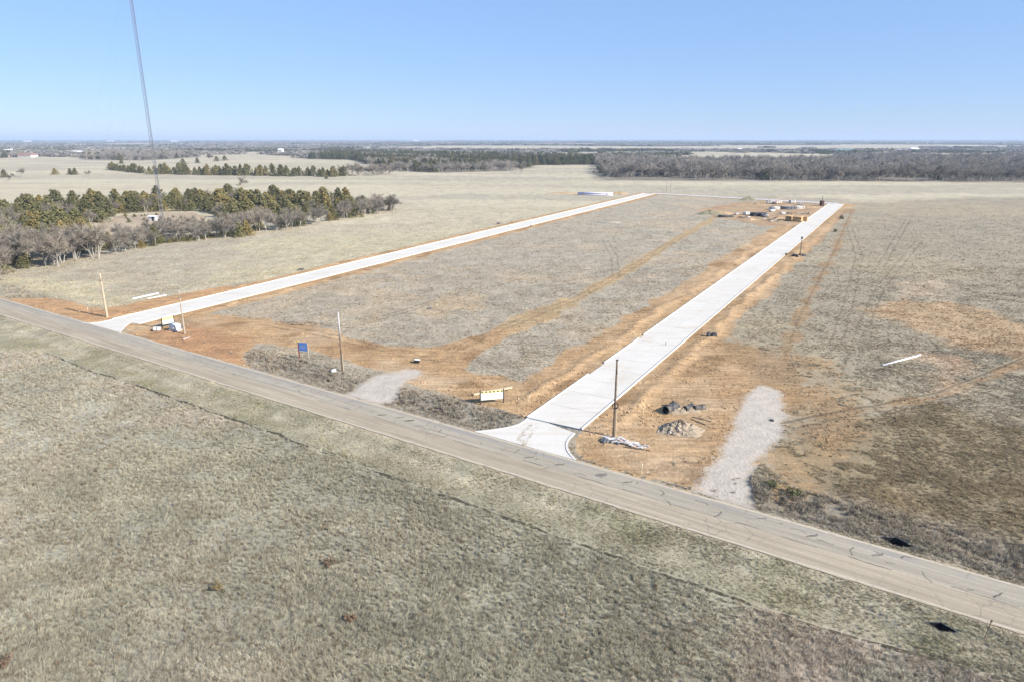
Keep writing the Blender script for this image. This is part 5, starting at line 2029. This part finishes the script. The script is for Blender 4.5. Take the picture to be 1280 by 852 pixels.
mound('weedy_mound', 'green-grey weedy mound at the left end of the yard soil', 886, 268, 14, 8, 2.0, 0.2, M['greensoil'], 'mound', 0.2, 11)
mound('soil_mound', 'orange soil mound right of the weedy mound', 903, 267.5, 15, 7, 1.3, 0.1, M['soil'], 'mound', 0.25, 12)
mound('weedy_mound', 'small green mound below the far cross street', 935, 250.5, 12, 8, 2.2, 0.3, M['greensoil'], 'mound', 0.2, 13)
mound('soil_mound', 'orange-brown soil mound right of the long white pipe stack', 774, 243, 14, 7, 1.6, -0.2, M['soil'], 'mound', 0.3, 14)
mound('soil_mound', 'long low brown soil bank left of the long white pipe stack', 705, 242, 26, 6, 1.0, -0.2, M['soil'], 'mound', 0.3, 15)
mound('soil_mound', 'low orange soil heap before the dark grey pipe bundles', 938, 275, 7, 4, 1.0, 0.3, M['soil'], 'mound', 0.4, 31)
mound('soil_mound', 'orange soil heap just left of the leftmost lumber stack', 973, 273.5, 6, 4, 1.3, -0.3, M['soil'], 'mound', 0.4, 32)
mound('soil_mound', 'low orange soil heap between the yard and the far cabin', 1013, 260, 9, 5, 1.1, 0.1, M['soil'], 'mound', 0.4, 33)
mound('soil_mound', 'long low orange soil bank at the back of the yard', 944, 256, 16, 5, 1.0, -0.3, M['soil'], 'mound', 0.4, 34)
for (px, lb) in (((927, 272), 'scatter of broken boards left of the small wrapped pallets'), ((962, 276), 'scatter of broken boards in front of the dark pipe bundles'), ((985, 267), 'scatter of pale boards behind the lumber stacks'), ((1008, 268), 'scatter of pale boards beside the far street edge')):
    X0, Y0, Z0 = gp(*px)
    t = thing('board_scatter', lb, 'boards', (X0, Y0, Z0), rr.uniform(-1, 1))
    for q in range(14):
        part('board', MB().box((rr.gauss(0, 2.4), rr.gauss(0, 1.6), 0.15 + 0.3 * rr.random()), (rr.uniform(0.8, 3.0), rr.uniform(0.2, 0.6), rr.uniform(0.1, 0.35)), rr.uniform(0, 3), rr.uniform(-.2, .2)), rr.choice((M['offwhite'], M['branch'], M['darkgrey'], M['lumber'])), t)
X0, Y0, Z0 = gp(1027, 257.5)
t = thing('site_cabin', 'small dark upright cabin at the far end of the right street', 'cabin', (X0, Y0, Z0), R(20))
part('body', MB().box((0, 0, 1.4), (1.8, 1.6, 2.7)), M['cabin'], t)
part('roof', MB().box((0, 0, 2.85), (2.0, 1.8, 0.25), taper=0.8), M['darkpost'], t)
part('door', MB().box((0.2, -0.82, 1.25), (0.9, 0.06, 2.1)), M['darkpost'], t)
part('vent_pipe', MB().tube((0.6, 0.5, 2.8), (0.6, 0.5, 5.6), 0.12, 0.12, 8), M['darkpost'], t)

# ------------------------------------------------------------------ culvert mouths beside the road
for (c_, L_, lb) in ((CULV_A, 1.75, 'dark culvert mouth in the far ditch of the asphalt road'), (CULV_B, 1.15, 'dark culvert mouth in the near verge of the asphalt road')):
    t = thing('culvert', lb, 'culvert', (float(c_[0]), float(c_[1]), CULV_Z - 0.03), RANG)
    ws = L_ * 0.55
    rim = [(-L_, 0.0), (0.1 * L_, -ws * 0.95), (L_, 0.0), (-0.1 * L_, ws * 0.95)]
    mb_ = MB()
    for (x_, y_) in rim:
        mb_.v.append((x_, y_, 0.04))
    for (x_, y_) in rim:
        mb_.v.append((x_ * 0.96, y_ * 0.96, -1.15))
    mb_.f += [(4, 5, 6, 7)] + [(i, (i + 1) % 4, 4 + (i + 1) % 4, 4 + i) for i in range(4)]
    part('lining', mb_, M['black'], t)
    lip = MB()
    for i in range(4):
        a, b = rim[i], rim[(i + 1) % 4]
        lip.tube((a[0], a[1], 0.04), (b[0], b[1], 0.04), 0.05, 0.05, 6)
    part('lip', lip, M['darkgrey'], t)
    collar = MB()
    for i in range(4):
        a, b = rim[i], rim[(i + 1) % 4]
        k_ = 3.1
        n0 = len(collar.v)
        collar.v += [(a[0], a[1], 0.03), (b[0], b[1], 0.03), (b[0] * k_, b[1] * k_, 0.045), (a[0] * k_, a[1] * k_, 0.045)]
        collar.f.append((n0 + 3, n0 + 2, n0 + 1, n0))
    part('soil_collar', collar, M['greysoil2'], t)


# ------------------------------------------------------------------ shrubs and sticks
def shrub(px, label, w, h, mat, stems=26, leaves=160):
    X0, Y0, Z0 = gp(*px)
    t_ = thing('shrub', label, 'shrub', (X0, Y0, Z0), rr.uniform(0, 6))
    fb = MB()
    sb = MB()
    for k in range(stems):
        a = rr.uniform(0, 6.28)
        q = Vector((math.cos(a) * w * 0.5 * rr.uniform(0.2, 1), math.sin(a) * w * 0.5 * rr.uniform(0.2, 1), h * rr.uniform(0.5, 1)))
        sb.tube((rr.gauss(0, .05), rr.gauss(0, .05), -0.05), q, 0.018, 0.006, 4, False)
        leaf_quads(fb, q * 0.8, 0.16 * w, leaves // stems + 2, 0.055 * w, rr)
    part('stems', sb, M['branch'], t_)
    part('foliage', fb, mat, t_)
    return t_


shrub((272, 737), 'small yellow-olive shrub alone in the foreground grass', 1.15, 0.75, M['bush_olive'])
shrub((412, 707), 'small dark brown shrub in the foreground grass, furthest back of three', 1.5, 0.65, M['bush_brown'])
shrub((438, 776), 'small red-brown shrub in the foreground grass, nearest of three', 1.2, 0.65, M['bush_red'])
shrub((4, 832), 'dull reddish shrub cut by the left edge of the picture', 1.6, 0.6, M['bush_red'])
shrub((965, 608), 'dark green weed clump right of the gravel pad, leftmost of two', 1.7, 0.7, M['weed'])
shrub((992, 617), 'dark green weed clump right of the gravel pad, rightmost of two', 2.2, 0.7, M['weed'])
shrub((1212, 669), 'thin yellowish shrub in the far ditch right of the culvert', 1.0, 1.6, M['bush_olive'], 12, 50)
for (px, h, ln, lb) in (((1230, 797), 1.55, (0.35, 0.1), 'thin dark leaning post in the near verge at the right'), ((1206, 694), 1.7, (0.25, 0.05), 'thin grey leaning post in the far ditch at the right')):
    X0, Y0, Z0 = gp(*px)
    t = thing('fence_post', lb, 'post', (X0, Y0, Z0))
    part('shaft', MB().tube((0, 0, -0.1), (ln[0], ln[1], h), 0.045, 0.035, 6), M['pole'], t)
    part('tip', MB().box((ln[0], ln[1], h), (0.13, 0.06, 0.16)), M['darkpost'], t)

# ------------------------------------------------------------------ the air
n = bpy.data.materials.new('haze_air')
n.use_nodes = True
nt = n.node_tree
nt.nodes.clear()
ho = nt.nodes.new('ShaderNodeOutputMaterial')
pv = nt.nodes.new('ShaderNodeVolumePrincipled')
pv.inputs['Color'].default_value = (0.66, 0.80, 1.0, 1)
pv.inputs['Density'].default_value = 1.05e-4
pv.inputs['Anisotropy'].default_value = 0.0
nt.links.new(pv.outputs[0], ho.inputs['Volume'])
hb = MB().box((0, 15500, 54.0), (66000, 39000, 114.0))
haze = link('haze', hb.mesh('haze'), n)
tag(haze, 'thin pale blue winter haze over the plain', 'haze', None, 'stuff')
